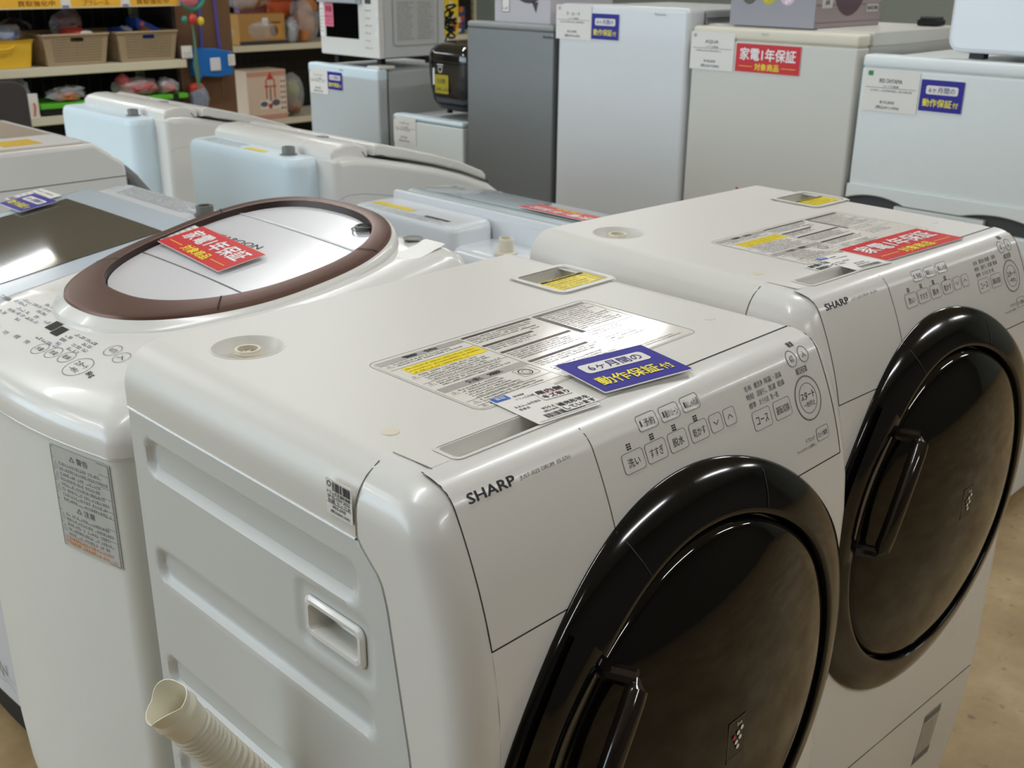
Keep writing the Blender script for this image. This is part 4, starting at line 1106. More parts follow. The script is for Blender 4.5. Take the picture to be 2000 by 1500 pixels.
# ------------------------------------------------------------------ fridges along the right
def fr_map(y0, z0): return plane_map((FX, y0, z0), (0, -1, 0), (0, 0, 1))
FW1 = mat('fridge_white', (222, 225, 228), .3, coat=.25, var=.008)
FW2 = mat('fridge_cream_white', (214, 212, 204), .34, var=.01)
FW3 = mat('fridge_pearl_white', (232, 238, 238), .32, coat=.15, var=.02, vscale=60)
FGREY = mat('brushed_grey_steel', (126, 128, 128), .40, metal=.35, aniso=(2, 1, 160), var=.10)
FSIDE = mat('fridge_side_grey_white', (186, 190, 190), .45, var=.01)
def fridge(name_label, yL, yR, zt, m, ms, doors, depth=.55, cap=None, doorthk=.055, bev=.010):
    yc = (yL+yR)/2
    T = thing('fridge', (FX+.3, yc, 0), name_label, 'fridge'); W = (FX+.3, yc, 0)
    mb = MB(); mb.box(FX+doorthk+.008, FX+depth, yR+.004, yL-.004, .02, zt-.012, .008, 2);
    b = mb.build('cabinet', ms, T, world=W)
    mb = MB(); mb.box(FX+doorthk-.004, FX+doorthk+.012, yR+.012, yL-.012, .05, zt-.02); mb.build('door_gasket', DARK, b, world=W, smooth=False)
    ds = []
    for z0, z1 in doors:
        mb = MB(); mb.box(FX, FX+doorthk, yR, yL, z0, z1, bev, 3); ds.append(mb.build('door', m, T, world=W))
    if cap:
        mb = MB(); mb.box(FX-.001, FX+doorthk, yR, yL, cap[0], cap[1], .009, 3); mb.build('door_cap', cap[2], ds[0], world=W)
    for yy in (yL-.06, yR+.06):
        for xx in (FX+.10, FX+depth-.06): MB().lathe([(0, 0), (.02, 0), (.02, .022)], 12, Matrix.Translation((xx, yy, 0))).build('foot', DARK, T, world=W)
    return T, ds, W

# grey two-door fridge
T, ds, W = fridge('grey brushed metal fridge between the rice cooker and tall white fridge', 2.345, 1.93, 1.222, FGREY, mat('fridge_grey_side', (110, 112, 112), .5), [(.035, .596), (.612, 1.200)], cap=(1.200, 1.222, mat('fridge_grey_cap', (150, 152, 152), .4)), bev=.005)
mb = MB(); mb.text('Abitelax', fr_map(1.955, 1.185), .0, 0, .05, .009, .01, 0, .0008); mb.build('maker_lettering', INK, ds[1], world=W, smooth=False)
# tall white fridge
T, ds, W = fridge('tall white fridge with a plain door beside the grey fridge', 1.914, 1.395, 1.297, FW1, FSIDE, [(.04, 1.292)], depth=.58, doorthk=.085, bev=.016)
mb = MB(); mb.text('Panasonic', fr_map(1.500, 1.272), .0, 0, .042, .007, 0, 0, .0006); mb.build('maker_lettering', INKG, ds[0], world=W, smooth=False)
mb = MB(); mb.box(FX+.095, FX+.40, 1.3935, 1.395+.02, 1.262, 1.2635); mb.build('cover_gap', SEAM, T, world=W, smooth=False)
# cream fridge
T, ds, W = fridge('cream white fridge with the grey appliance box on top', 1.379, .850, 1.250, FW2, FW2, [(.60, 1.214), (.04, .590)], depth=.57, cap=(1.212, 1.246, CREAM), doorthk=.06, bev=.009)
mb = MB(); mb.text('AQUA', fr_map(1.135, 1.232), .0, 0, .024, .008, .012, 0, .0014); mb.build('maker_lettering', LGREY, ds[0], world=W, smooth=False)
mb = MB(); mb.box(FX+.066, FX+.57, .846, 1.375, 1.212, 1.250, .006, 2); mb.build('top_cover', FW2, T, world=W)
# right-edge fridge, two doors with scooped grips between
yL, yR = .836, .340
T, ds, W = fridge('pearl white fridge at the right edge with scooped grips between its doors', yL, yR, 1.200, FW3, FW3, [(.862, 1.168), (.04, .795)], depth=.56, cap=(1.166, 1.199, FW3), doorthk=.06, bev=.008)
mb = MB()
pf = []
for k in range(25):
    y = yL-(yL-yR)*k/24; pf.append(y)
def lip_z(y):
    d1 = (y-.755)/.085; d2 = (y-.43)/.09
    a = .016*max(0, 1-d1*d1) + .013*max(0, 1-d2*d2); return .826+a
V = []; 
ys = [yL-(yL-yR)*k/48 for k in range(49)]
for y in ys:
    zl = lip_z(y); V += [(FX-.006, y, .866), (FX-.007, y, zl+.003), (FX-.003, y, zl), (FX+.05, y, zl), (FX+.05, y, .866)]
mb.add(V, [(5*k+j, 5*k+5+j, 5*k+5+(j+1) % 5, 5*k+(j+1) % 5) for k in range(48) for j in range(5)]+[(4, 3, 2, 1, 0), tuple(240+j for j in range(5))]); mb.build('door_lip', FW3, ds[0], world=W)
mb = MB(); mb.box(FX+.012, FX+.05, yR, yL, .795, .866); mb.build('grip_recess', mat('recess_grey', (70, 72, 74), .6), T, world=W, smooth=False)
mb = MB(); mb.box(FX-.002, FX+.03, .46, .70, .790, .824, .004, 2); mb.build('door_ledge', FW3, ds[1], world=W)
# low fridge under the rice cooker
T, ds, W = fridge('low white fridge under the black rice cooker', 2.769, 2.372, .868, FW3, FSIDE, [(.04, .846)], depth=.52, cap=(.848, .866, COOLS), doorthk=.05, bev=.006)
# mini fridge under the microwave
T, ds, W = fridge('white mini fridge with the microwave oven on top', 3.320, 2.856, 1.022, mat('fridge_grey_white', (196, 202, 204), .38), FSIDE, [(.04, .985)], depth=.52, cap=(.975, 1.020, COOLS), doorthk=.05, bev=.010)
mb = MB(); mb.box(FX+.01, FX+.09, 2.858, 2.935, 1.020, 1.030, .003, 2); mb.build('hinge_cover', WHITE, T, world=W)
mb = MB(); mb.text('U-ING', fr_map(3.09, 1.003), .0, 0, .024, .007, .01, 0, .0014); mb.build('maker_lettering', INK, ds[0], world=W, smooth=False)

# microwave oven
ox = FX+.045; W = (ox+.17, 3.09, 1.046)
T = thing('microwave_oven', W, 'white microwave oven on the mini fridge, dark door window', 'microwave oven')
mb = MB(); mb.box(ox+.03, ox+.345, 2.898, 3.282, 1.055, 1.335, .008, 2); b = mb.build('case', mat('microwave_grey_white', (206, 210, 212), .4), T, world=W)
MP = plane_map((ox, 3.09, 1.195), (0, -1, 0), (0, 0, 1))
mb = MB(); mb.box(ox, ox+.03, 2.898, 3.282, 1.055, 1.335, .006, 2); fpn = mb.build('front_panel', WHITE, T, world=W)
mb = MB(); mb.rect(MP, -.150, .068, -.072, .075, .0006); mb.build('door_window', GLASSBLK, fpn, world=W, smooth=False)
mb = MB(); mb.rect(MP, .112, .150, .062, .10, .0006); mb.build('display', DARK, fpn, world=W, smooth=False)
mb = MB(); mb.prism([(MP(-.17, 0).y, 1.256), (MP(.09, 0).y, 1.256), (MP(.09, 0).y, 1.300), (MP(-.17, 0).y, 1.300)], 'x', ox-.03, ox, .008, 2); mb.build('door_grip', mat('grip_silver', (205, 212, 220), .2, metal=.3), fpn, world=W)
mb = MB()
for k in range(6): mb.greek(MP, .110, .155, .038-.028*k, .006, random.Random(k), .0006, 0, .9)
mb.build('panel_print', INKG, fpn, world=W, smooth=False)
MS = plane_map((ox+.20, 2.898, 1.185), (1, 0, 0), (0, 0, 1))
mb = MB(); mb.outline(MS, rr_pts(-.128, .105, -.085, .10, .015), .006, .002); mb.build('vent_frame', LGREY, b, world=W, smooth=False)
mb = MB(); mb.rect(MS, -.11, .09, -.07, .085, .0006, 0)
for k in range(16):
    mb.greek(MS, -.105, -.018, .076-.009*k, .005, random.Random(k), .0008, 1, .95)
    mb.greek(MS, -.002, .085, .076-.009*k, .005, random.Random(k+40), .0008, 1, .95)
mb.build('caution_sheet', [mat('pale_grey_label', (196, 198, 198), .5), INKG], b, world=W, smooth=False)
for yy in (2.95, 3.23):
    for xx in (ox+.05, ox+.30): MB().box(xx-.012, xx+.012, yy-.012, yy+.012, 1.0225, 1.056).build('foot', MATTBLK, T, world=W, smooth=False)
mb = MB(); pth = []
for k in range(90):
    a = k*.55; pth.append((ox+.38+.018*math.sin(a*1.3), 2.905+.02*math.cos(a), 1.13+.0012*k+.03*math.sin(a*.5)))
mb.tube([(ox+.345, 2.95, 1.12), (ox+.36, 2.92, 1.10)]+pth, .0045, 6); mb.build('power_cord', MATTBLK, T, world=W)
t = thing('pink_price_card', (0, 0, 0), 'pink price card stuck on the microwave oven door', 'card'); sh = MB().prism(rr_pts(-.030, .030, -.045, .045, .001, 1), 'y', 0, .0006).build('card_sheet', mat('pink_card', (232, 122, 150), .5), t, smooth=False)
mb = MB(); mb.text('特価', CP, 0, .022, .040, .024, .03, 0, .0004)
for k in range(3): mb.greek(CP, -.024, .024, -.006-.013*k, .008, random.Random(k), .0004, 0, 1)
mb.build('card_print', mat('dark_pink_ink', (150, 30, 60), .5), sh, smooth=False); place(t, (ox-.0335+.032-.0008, 3.09+.125, 1.209), FACE)
t = thing('price_strip', (0, 0, 0), 'narrow white price strip at the left edge of microwave front', 'price sheet'); sh = MB().prism(rr_pts(-.016, .016, -.06, .06, .001, 1), 'y', 0, .0006).build('paper_sheet', PAPER, t, smooth=False)
mb = MB()
for k in range(7): mb.greek(CP, -.012, .012, .045-.014*k, .006, random.Random(k), .0004, 0, 1)
mb.build('price_print', INKG, sh, smooth=False); place(t, (ox-.0012, 3.262, 1.185), FACE)

# rice cooker
W = (2.46, 2.535, .870)
T = thing('rice_cooker', W, 'glossy black rice cooker on the low fridge', 'rice cooker')
ro = rr_outline(2.325, 2.60, 2.40, 2.682, (.07, .07, .07, .07), 6)
cc = (2.4625, 2.541)
CK = mat('cooker_black', (18, 22, 28), .14, coat=.4)
mb = MB(); stack(mb, [[(x, y, z) for x, y in shrink(ro, d, cc)] for z, d in ((.884, .045), (.890, .03), (.92, .012), (.97, .004), (1.02, 0), (1.06, 0))], cap_bot=True); cb = mb.build('body', CK, T, world=W)
mb = MB(); stack(mb, [[(x, y, z) for x, y in shrink(ro, d, cc)] for z, d in ((1.062, .001), (1.085, .0), (1.105, .006), (1.122, .022), (1.130, .05), (1.132, .09), (1.132, .13))], cap_top=True); mb.build('lid', mat('cooker_lid_black', (14, 14, 16), .06, coat=.8), T, world=W)
CQ = plane_map((2.325, 2.541, 1.0), (0, -1, 0), (0, 0, 1))
mb = MB(); mb.rrect(CQ, -.064, .012, -.050, .018, .006, .0012, 0); mb.text('5.5合', CQ, -.026, -.004, .045, .018, .02, 1, .0018); mb.greek(CQ, -.058, .006, -.034, .010, random.Random(2), .0018, 1, 1); mb.build('gold_sticker', [mat('gold_sticker', (176, 160, 40), .3, metal=.3), INK], cb, world=W, smooth=False)
mb = MB(); mb.outline(CQ, [(-.045, .046), (-.022, .046), (-.025, .030), (-.034, .026), (-.042, .030)], .003, .0012, 0); mb.line(CQ, [(-.050, .054), (-.016, .054)], .003, .0012, 0); mb.build('bowl_mark', PAPER, cb, world=W, smooth=False)
mb = MB(); mb.rect(CQ, -.075, -.066, -.02, .04, .0012); mb.build('white_label', PAPER, cb, world=W, smooth=False)
for a in range(4):
    MB().box(cc[0]+(-.07 if a % 2 else .06), cc[0]+(-.055 if a % 2 else .075), cc[1]+(-.075 if a < 2 else .06), cc[1]+(-.06 if a < 2 else .075), .8685, .888).build('foot', MATTBLK, T, world=W, smooth=False)

# cardboard box on the grey fridge
W = (2.42, 2.11, 1.222)
T = thing('product_box', W, 'white product box on top of the grey fridge', 'box')
mb = MB(); mb.box(2.285, 2.60, 1.98, 2.242, 1.222, 1.47, .001, 1); bx_ = mb.build('carton', mat('white_carton', (196, 192, 198), .5), T, world=W, smooth=False)
BP = plane_map((2.285, 2.11, 1.34), (0, -1, 0), (0, 0, 1))
mb = MB(); mb.add([BP(a, b, .0006) for a, b in [(.07*math.cos(PI+PI*k/16)+.03, .05*math.sin(PI+PI*k/16)-.005) for k in range(17)]], [tuple(range(17))], 0)
mb.add([BP(a, b, .0006) for a, b in [(.045, -.05), (.075, -.05), (.065, -.085)]], [(0, 1, 2)], 0); mb.build('printed_picture', mat('dark_plum_print', (60, 44, 52), .5), bx_, world=W, smooth=False)
mb = MB(); mb.rrect(BP, -.095, -.06, -.085, -.04, .003, .0006, 1); mb.outline(BP, rr_pts(-.095, -.06, -.085, -.04, .003), .002, .0009, 0); mb.greek(BP, -.092, -.063, -.072, .008, random.Random(1), .0009, 0, 1); mb.build('printed_badge', [DARK, PAPER], bx_, world=W, smooth=False)
# grey appliance box on the cream fridge
W = (2.48, 1.15, 1.250)
T = thing('product_box', W, 'grey and mauve appliance box on top of the cream fridge', 'box')
mb = MB(); mb.box(2.30, 2.66, 1.017, 1.29, 1.2505, 1.52, .001, 1); bx_ = mb.build('carton', mat('silver_carton', (150, 148, 156), .4), T, world=W, smooth=False)
BS = plane_map((2.48, 1.017, 1.35), (1, 0, 0), (0, 0, 1)); BF = plane_map((2.30, 1.1535, 1.35), (0, -1, 0), (0, 0, 1))
mb = MB(); mb.rect(BS, -.180, .180, -.098, .17, .0006, 0); mb.line(BS, [(-.18, -.04), (.18, -.04)], .0015, .0009, 1); mb.line(BS, [(-.18, -.085), (.18, -.085)], .0015, .0009, 1); mb.line(BS, [(-.18, .005), (.18, .005)], .0015, .0009, 1)
sp_ = mb.build('mauve_side', [mat('mauve_print', (158, 144, 144), .45), mat('mauve_line', (110, 98, 100), .5)], bx_, world=W, smooth=False)
mb = MB(); mb.rrect(BS, -.150, -.095, -.048, .002, .006, .001, 0); mb.text('スチーム', BS, -.122, -.015, .042, .012, .01, 1, .0014); mb.text('調理', BS, -.122, -.033, .022, .012, .01, 1, .0014); mb.build('steam_badge', [mat('badge_grey', (200, 196, 196), .5), INK], sp_, world=W, smooth=False)
mb = MB(); mb.add([BS(a, b, .001) for a, b in [(-.005+.09*math.cos(PI+PI*k/18), .02+.09*math.sin(PI+PI*k/18)) for k in range(19)]], [tuple(range(19))], 0); mb.build('printed_picture', mat('plum_print', (96, 76, 84), .4), sp_, world=W, smooth=False)
mb = MB(); mb.add([BS(a, b, .001) for a, b in circ_pts(.135, .012, .032, 24)], [tuple(range(24))], 0); mb.text('新製法', BS, .135, .002, .03, .012, .02, 1, .0014); mb.build('red_badge', [mat('dark_red_print', (150, 26, 34), .4), WINK], sp_, world=W, smooth=False)
mb = MB(); mb.rect(BS, .098, .165, -.062, -.040, .001, 0); mb.text('HK-RC1000', BS, .1315, -.051, .056, .010, .02, 1, .0014); mb.build('model_label', [mat('badge_grey2', (196, 192, 190), .5), INK], sp_, world=W, smooth=False)
for k, (u, c) in enumerate(((-.075, (92, 84, 78)), (-.012, (190, 180, 40)), (.048, (214, 190, 206)))):
    mb = MB(); mb.add([BF(a, b, .0006) for a, b in circ_pts(u, -.018, .024, 24)], [tuple(range(24))], 0)
    rn = random.Random(k)
    for q in range(9): a = rn.uniform(0, 6.28); r = rn.uniform(0, .016); mb.add([BF(x, y, .001) for x, y in circ_pts(u+r*math.cos(a), -.018+r*math.sin(a), .005, 8)], [tuple(range(8))], 1)
    mb.build('food_picture', [mat('food_print%d' % k, c, .5), mat('food_spot%d' % k, tuple(min(255, int(v*1.2)) for v in c), .5)], bx_, world=W, smooth=False)
# white rounded appliance on the right-edge fridge
W = (2.44, .50, 1.200)
T = thing('microwave_oven', W, 'glossy white rounded appliance on the right-edge fridge', 'microwave oven')
mb = MB(); mb.prism(rr_pts(.24, .637, 1.214, 1.50, .035, 6), 'x', 2.285, 2.66, .012, 3); mb.build('case', mat('appliance_white', (228, 232, 238), .18, coat=.4), T, world=W)
for yy in (.30, .575):
    for xx in (2.34, 2.60): MB().box(xx-.015, xx+.015, yy-.018, yy+.018, 1.1985, 1.216).build('foot', DARK, T, world=W, smooth=False)
# bent copper wire poking up behind the second washer
mb = MB(); mb.tube([(1.262, .530, .985), (1.263, .530, 1.010), (1.258, .531, 1.022), (1.247, .531, 1.029)], .0016, 6)
tag(mb.build('copper_wire', COPPER), 'bent copper wire end poking up behind the second drum washer', 'wire')
W = (2.66, .96, 1.2515)
T = thing('remote_control', W, 'small black gadget on the cream fridge behind the grey appliance box', 'remote control')
b = MB().box(2.70, 2.76, .86, .92, 1.2515, 1.268, .004, 2).build('case', MATTBLK, T, world=W)
MB().box(2.705, 2.755, .865, .915, 1.268, 1.276, .003, 2).build('top_pad', DARK, b, world=W)
# ------------------------------------------------------------------ toy shelves at the back left
SHELFM = mat('shelf_cream_metal', (222, 216, 192), .45)
NETM = mat('black_net_wire', (20, 20, 22), .5)
GY = 4.60
def shelf_unit(label, x0, x1, y0, depth, levels, top, strip=None):
    T = thing('shelf_unit', ((x0+x1)/2, y0+depth/2, 0), label, 'shelf unit'); W = tuple(T.location)
    for i, z in enumerate(levels):
        mb = MB(); mb.box(x0, x1, y0, y0+depth, z-.030, z, .002, 1)
        mb.box(x0, x1, y0-.006, y0, z-.036, z+.004, .002, 1); mb.build('shelf_board', SHELFM, T, world=W)
    for x in (x0+.02, x1-.02): MB().box(x-.02, x+.02, y0+depth, y0+depth+.03, 0, top, .002, 1).build('upright', SHELFM, T, world=W)
    mb = MB()
    k = 0
    while x0+.04+k*.06 < x1-.03:
        x = x0+.04+k*.06; mb.tube([(x, y0+depth-.005, .1), (x, y0+depth-.005, top)], .0018, 4, cap=False); k += 1
    k = 0
    while .12+k*.06 < top: mb.tube([(x0+.03, y0+depth-.001, .12+k*.06), (x1-.03, y0+depth-.001, .12+k*.06)], .0018, 4, cap=False); k += 1
    n = mb.build('wire_net', NETM, T, world=W); n['kind'] = 'stuff'
    mb = MB(); mb.box(x0, x1, y0+depth+.032, y0+depth+.045, .02, top); mb.build('back_panel', mat('dark_back_panel', (44, 40, 36), .8), T, world=W, smooth=False)
    MB().box(x0, x1, y0+.02, y0+depth, 0, .10, .004, 1).build('plinth', SHELFM, T, world=W)
    return T, W
T, W = shelf_unit('toy shelf at the back left with baskets and a yellow label strip', .55, 2.405, GY, .45, [.42, .72, .940, 1.240], 1.75)
mb = MB(); mb.box(.55, 2.40, GY-.012, GY-.006, 1.198, 1.243, .001, 1)
st = mb.build('label_rail', mat('pale_label_rail', (236, 230, 200), .5), T, world=W)
SP = plane_map((0, GY-.0122, 1.2235), (1, 0, 0), (0, 0, 1))
OR = mat('orange_yellow_strip', (246, 190, 60), .45)
for (u0, u1, cu, wd, tx) in ((1.52, 1.795, 1.685, .168, '買取強化中'), (1.845, 2.085, 1.965, .128, 'プラレール'), (2.135, 2.385, 2.250, .168, '買取強化中'), (1.19, 1.47, 1.33, .14, 'プラレール')):
    mb = MB(); mb.rect(SP, u0, u1, -.020, .024, .0004, 0); mb.text(tx, SP, cu, -.002, wd, .024, 0, 1, .0008); mb.text(tx, SP, cu+.0012, -.002, wd, .024, 0, 1, .0008)
    mb.build('shelf_label', [OR, mat('brown_red_print', (170, 92, 40), .5)], st, world=W, smooth=False)
for u0 in (1.800, 2.092):
    mb = MB(); mb.rect(SP, u0, u0+.036, -.022, .012, .0006, 0); mb.rect(SP, u0+.002, u0+.034, -.022, -.012, .0009, 1); mb.build('price_ticket', [PAPER, mat('ticket_blue', (120, 130, 190), .5)], st, world=W, smooth=False)

MB().box(2.405, 2.418, GY+.10, GY+.495, 0, 1.75).build('end_panel', MATS['dark_back_panel'], T, world=W, smooth=False)
# bins and baskets
def blob(mb, c, r, seed, amp=.2, sub=3, mi=0, freq=2.2, clamp=None):
    from mathutils import noise
    bm = bmesh.new(); bmesh.ops.create_icosphere(bm, subdivisions=sub, radius=1)
    for v in bm.verts:
        n = noise.noise(v.co*freq+Vector((seed*3.1, seed*1.7, seed)))+.5*noise.noise(v.co*freq*2.3+Vector((seed, 0, seed*2)))
        k = 1+amp*n; v.co = Vector((c[0]+v.co.x*r[0]*k, c[1]+v.co.y*r[1]*k, c[2]+v.co.z*r[2]*k))
        if clamp: v.co = Vector((min(max(v.co.x, clamp[0]), clamp[1]), min(max(v.co.y, clamp[2]), clamp[3]), max(v.co.z, clamp[4])))
    return mb.from_bm(bm, mi)
POLY = mat('clear_poly_bag', (225, 228, 232), .12, coat=.5, alpha=.32)
YB = mat('yellow_bin_plastic', (236, 190, 50), .4, coat=.1)
W = (1.515, GY+.13, .940)
T = thing('storage_bin', W, 'yellow plastic bin of bagged toys at left end of shelf', 'bin')
mb = MB(); o1 = rr_outline(1.345, 1.660, GY+.012, GY+.26, (.02,)*4, 4)
c_ = (1.505, GY+.136)
stack(mb, [[(x, y, z) for x, y in shrink(o1, d, c_)] for z, d in ((.942, .022), (.945, .018), (1.045, .004), (1.060, .0), (1.066, -.006), (1.066, .006), (.95, .022))], cap_bot=True, cap_top=True); yb = mb.build('bin_body', YB, T, world=W)
mb = MB(); YP = plane_map((1.505, GY+.0085, 1.0), (1, 0, 0), (0, 0, 1)); mb.tube([YP(.07*math.cos(R(200+140*k/14)), .055+.028*math.sin(R(200+140*k/14))*1.0, .002) for k in range(15)], .0045, 8); mb.build('grip_lip', YB, yb, world=W)
BT = mat('basket_taupe', (170, 150, 120), .55)
def basket(loc, w0, w1, h, d, label):
    T = thing('wire_basket', loc, label, 'basket', 'shelf baskets')
    x0, x1 = -w0/2, w0/2
    def wall(p00, p10, p01, p11, nu, nv, grip):
        mb = MB(); p00, p10, p01, p11 = map(Vector, (p00, p10, p01, p11))
        fn = lambda a, b: (p00*(1-a)+p10*a)*(1-b)+(p01*(1-a)+p11*a)*b
        def keep(a, b):
            i, j = int(a*nu), int(b*nv)
            if grip and .42 < a < .62 and .78 < b < .93: return False
            if a < .10 or a > .92 or b < .09 or b > .93: return True
            return not (i % 2 == 1 and j % 2 == 1)
        mb.grid(fn, nu, nv, keep=keep)
        o = mb.build('basket_wall', BT, T, smooth=False, wn=False); md = o.modifiers.new('s', 'SOLIDIFY'); md.thickness = .003; return o
    t = (w1-w0)/2; td = .018
    a = [(x0, 0, 0), (x1, 0, 0), (x1, d, 0), (x0, d, 0)]; b = [(x0-t, -td, h), (x1+t, -td, h), (x1+t, d+td, h), (x0-t, d+td, h)]
    for i in range(4):
        j = (i+1) % 4; wall(a[i], a[j], b[i], b[j], 57 if i % 2 == 0 else 45, 23, i % 2 == 0)
    MB().box(x0, x1, 0, d, 0, .004).build('basket_floor', BT, T, smooth=False)
    mb = MB(); pts = [Vector(p) for p in b]
    for i in range(4): mb.tube([pts[i], pts[(i+1) % 4]], .0065, 6)
    mb.build('basket_rim', BT, T)
    return T
bk1 = basket((1.862, GY+.040, .941),   .278, .318, .138, .325, 'left one of two taupe lattice baskets, red toys showing on top')
bk2 = copy_tree(bk1); bk2.location = (2.224, GY+.040, .941); bk2['label'] = 'right one of two taupe lattice baskets, blue toys showing on top'
def toy(name, label, cat, parts, clamp=None):
    # parts: (part name, colour, list of (centre, radii, seed, amp))
    c0 = parts[0][2][0][0]; W = (c0[0], c0[1], c0[2]-parts[0][2][0][1][2])
    T = thing(name, W, label, cat)
    for pn, m, bl in parts:
        mb = MB()
        for (c, r, s, a) in bl: blob(mb, c, r, s, a, clamp=clamp)
        mb.build(pn, m, T, world=W, ang=80)
    return T
TB = mat('toy_blue', (84, 116, 178), .3); TR = mat('toy_red', (204, 66, 60), .35); TRD = mat('toy_dark_red', (150, 40, 50), .4); TN = mat('toy_navy', (44, 76, 170), .35); TGY = mat('toy_silver', (170, 176, 184), .25); TP = mat('toy_plum', (92, 66, 84), .4); TO = mat('toy_orange', (214, 120, 50), .4); TBR = mat('toy_brown', (146, 92, 52), .6); TPK = mat('toy_pink', (216, 120, 140), .45); TT = mat('toy_teal', (60, 150, 130), .4); TG = mat('toy_green', (96, 190, 50), .4); TYL = mat('toy_yellow', (230, 204, 60), .4); TBK = mat('toy_black', (30, 30, 32), .4)
toy('bagged_toy', 'blue and white bagged toy heaped in yellow bin', 'toy', [('toy_body', TB, [((1.575, GY+.12, 1.075), (.055, .07, .042), 1, .3), ((1.51, GY+.13, 1.07), (.05, .07, .035), 2, .3)]), ('bag', POLY, [((1.545, GY+.12, 1.085), (.10, .09, .050), 3, .4)])], (1.36, 1.648, GY+.03, GY+.245, 1.0675))
toy('bagged_toy', 'plum and silver bagged toy behind yellow bin and left basket', 'toy', [('toy_body', TP, [((1.735, GY+.345, 1.06), (.075, .06, .085), 4, .3)]), ('bag', POLY, [((1.735, GY+.345, 1.06), (.09, .07, .085), 5, .3)])], (1.56, 1.90, GY+.395, GY+.425, .945))
toy('toy_case', 'red and white toy case lying in left basket', 'toy', [('toy_body', TR, [((1.895, GY+.12, 1.082), (.065, .07, .026), 6, .12)]), ('trim', PAPER, [((1.925, GY+.09, 1.083), (.050, .05, .014), 7, .12)])], (1.75, 1.99, GY+.05, GY+.36, 1.0))
toy('bagged_toy', 'dark red bagged toy at back of left basket', 'toy', [('toy_body', TRD, [((1.955, GY+.27, 1.115), (.075, .06, .05), 8, .5)]), ('bag', POLY, [((1.965, GY+.27, 1.12), (.095, .07, .06), 9, .5)])], (1.83, 1.985, GY+.16, GY+.34, 1.0))
toy('bagged_toy', 'silver and blue bagged toy at left of right basket', 'toy', [('toy_body', TN, [((2.135, GY+.14, 1.075), (.05, .07, .026), 10, .4)]), ('bag', TGY, [((2.155, GY+.11, 1.083), (.025, .04, .022), 11, .6)])], (2.10, 2.205, GY+.05, GY+.36, 1.0))
W = (2.28, GY+.2, 1.07)
T = thing('toy_box', W, 'blue toy box leaning in right basket', 'toy')
mb = MB(); mb.prism([(2.215, 1.02), (2.345, 1.02), (2.345, 1.085), (2.235, 1.140), (2.225, 1.140)], 'y', GY+.12, GY+.24, .003, 1); tb_ = mb.build('carton', TN, T, world=W)
MB().disc((2.25, GY+.1185, 1.112), .012, 'y').build('pink_mark', TPK, tb_, world=W, smooth=False)
toy('toy_car', 'brown and grey toy in front of blue toy box', 'toy', [('toy_body', TBR, [((2.245, GY+.09, 1.083), (.03, .03, .018), 12, .3)])], (2.2, 2.34, GY+.05, GY+.115, 1.0))
# lower level
toy('bagged_toy', 'red bagged toy phone lying on the green tray', 'toy', [('toy_body', mat('toy_faded_red', (190, 92, 96), .35), [((2.165, GY+.06, .815), (.105, .06, .036), 13, .35), ((2.085, GY+.06, .850), (.030, .04, .036), 14, .3)]), ('bag', POLY, [((2.15, GY+.06, .82), (.115, .06, .045), 15, .35)])], (2.03, 2.258, GY-.03, GY+.2, .7825))
toy('bagged_toy', 'small red bagged toy at right end of green tray', 'toy', [('toy_body', TR, [((2.315, GY+.05, .806), (.036, .04, .026), 16, .4)]), ('bag', POLY, [((2.31, GY+.05, .815), (.06, .05, .042), 17, .4)])], (2.262, 2.395, GY-.03, GY+.2, .7825))
W = (2.06, GY+.12, .722)
T = thing('toy_tray', W, 'bright green toy tray with black joints on the lower shelf', 'tray')
mb = MB(); mb.box(1.645, 2.40, GY+.0, GY+.25, .755, .778, .004, 2); gt = mb.build('tray_top', TG, T, world=W)
for x in (1.90, 2.13, 2.33): MB().box(x-.016, x+.016, GY-.003, GY+.253, .750, .781, .003, 1).build('joint', TBK, gt, world=W)
MB().box(1.66, 2.38, GY+.02, GY+.23, .722, .756, .004, 1).build('tray_base', TBK, T, world=W)
toy('bagged_toy', 'crumpled clear bag with brown toy at left of green tray', 'toy', [('toy_body', TO, [((1.80, GY+.06, .800), (.06, .05, .020), 18, .3)]), ('bag', POLY, [((1.80, GY+.06, .815), (.09, .06, .036), 19, .5)])], (1.66, 1.93, GY-.03, GY+.2, .7825))
W = (1.60, GY+.02, .722)
T = thing('toy_board', W, 'pale grey toy board leaning on lower shelf at left', 'toy'); mb = MB(); mb.box(1.565, 1.635, GY+.0, GY+.012, .722, .83, .002, 1); pnl = mb.build('panel_board', PAPER, T, world=W)
mb = MB(); mb.tube([(1.61, GY-.004, .73), (1.616, GY-.006, .775), (1.612, GY-.004, .79)], .004, 6); mb.build('orange_clip', TO, pnl, world=W)
toy('bagged_toy', 'grey bagged toy behind the pale toy board', 'toy', [('toy_body', mat('toy_grey', (120, 124, 118), .4), [((1.62, GY+.14, .80), (.10, .08, .075), 20, .3)]), ('bag', POLY, [((1.63, GY+.12, .81), (.11, .09, .08), 21, .4)])], (1.45, 1.615, GY+.03, GY+.26, .7225))
W = (1.36, 4.44, 0)
T = thing('office_chair', W, 'dark grey chair at the left edge in front of the toy shelf', 'chair')
mb = MB(); mb.prism([(x, z) for x, z in rr_pts(1.10, 1.515, .42, .915, .07, 6)], 'y', 4.40, 4.45, .012, 2); mb.build('backrest', mat('chair_dark_grey', (62, 58, 58), .6), T, world=W)
MB().box(1.12, 1.49, 4.05, 4.42, .42, .48, .02, 3).build('seat', MATS['chair_dark_grey'], T, world=W)
for x in (1.15, 1.46):
    for y in (4.08, 4.42): MB().tube([(x, y, 0), (x, y, .44)], .014, 10).build('leg', DARK, T, world=W)
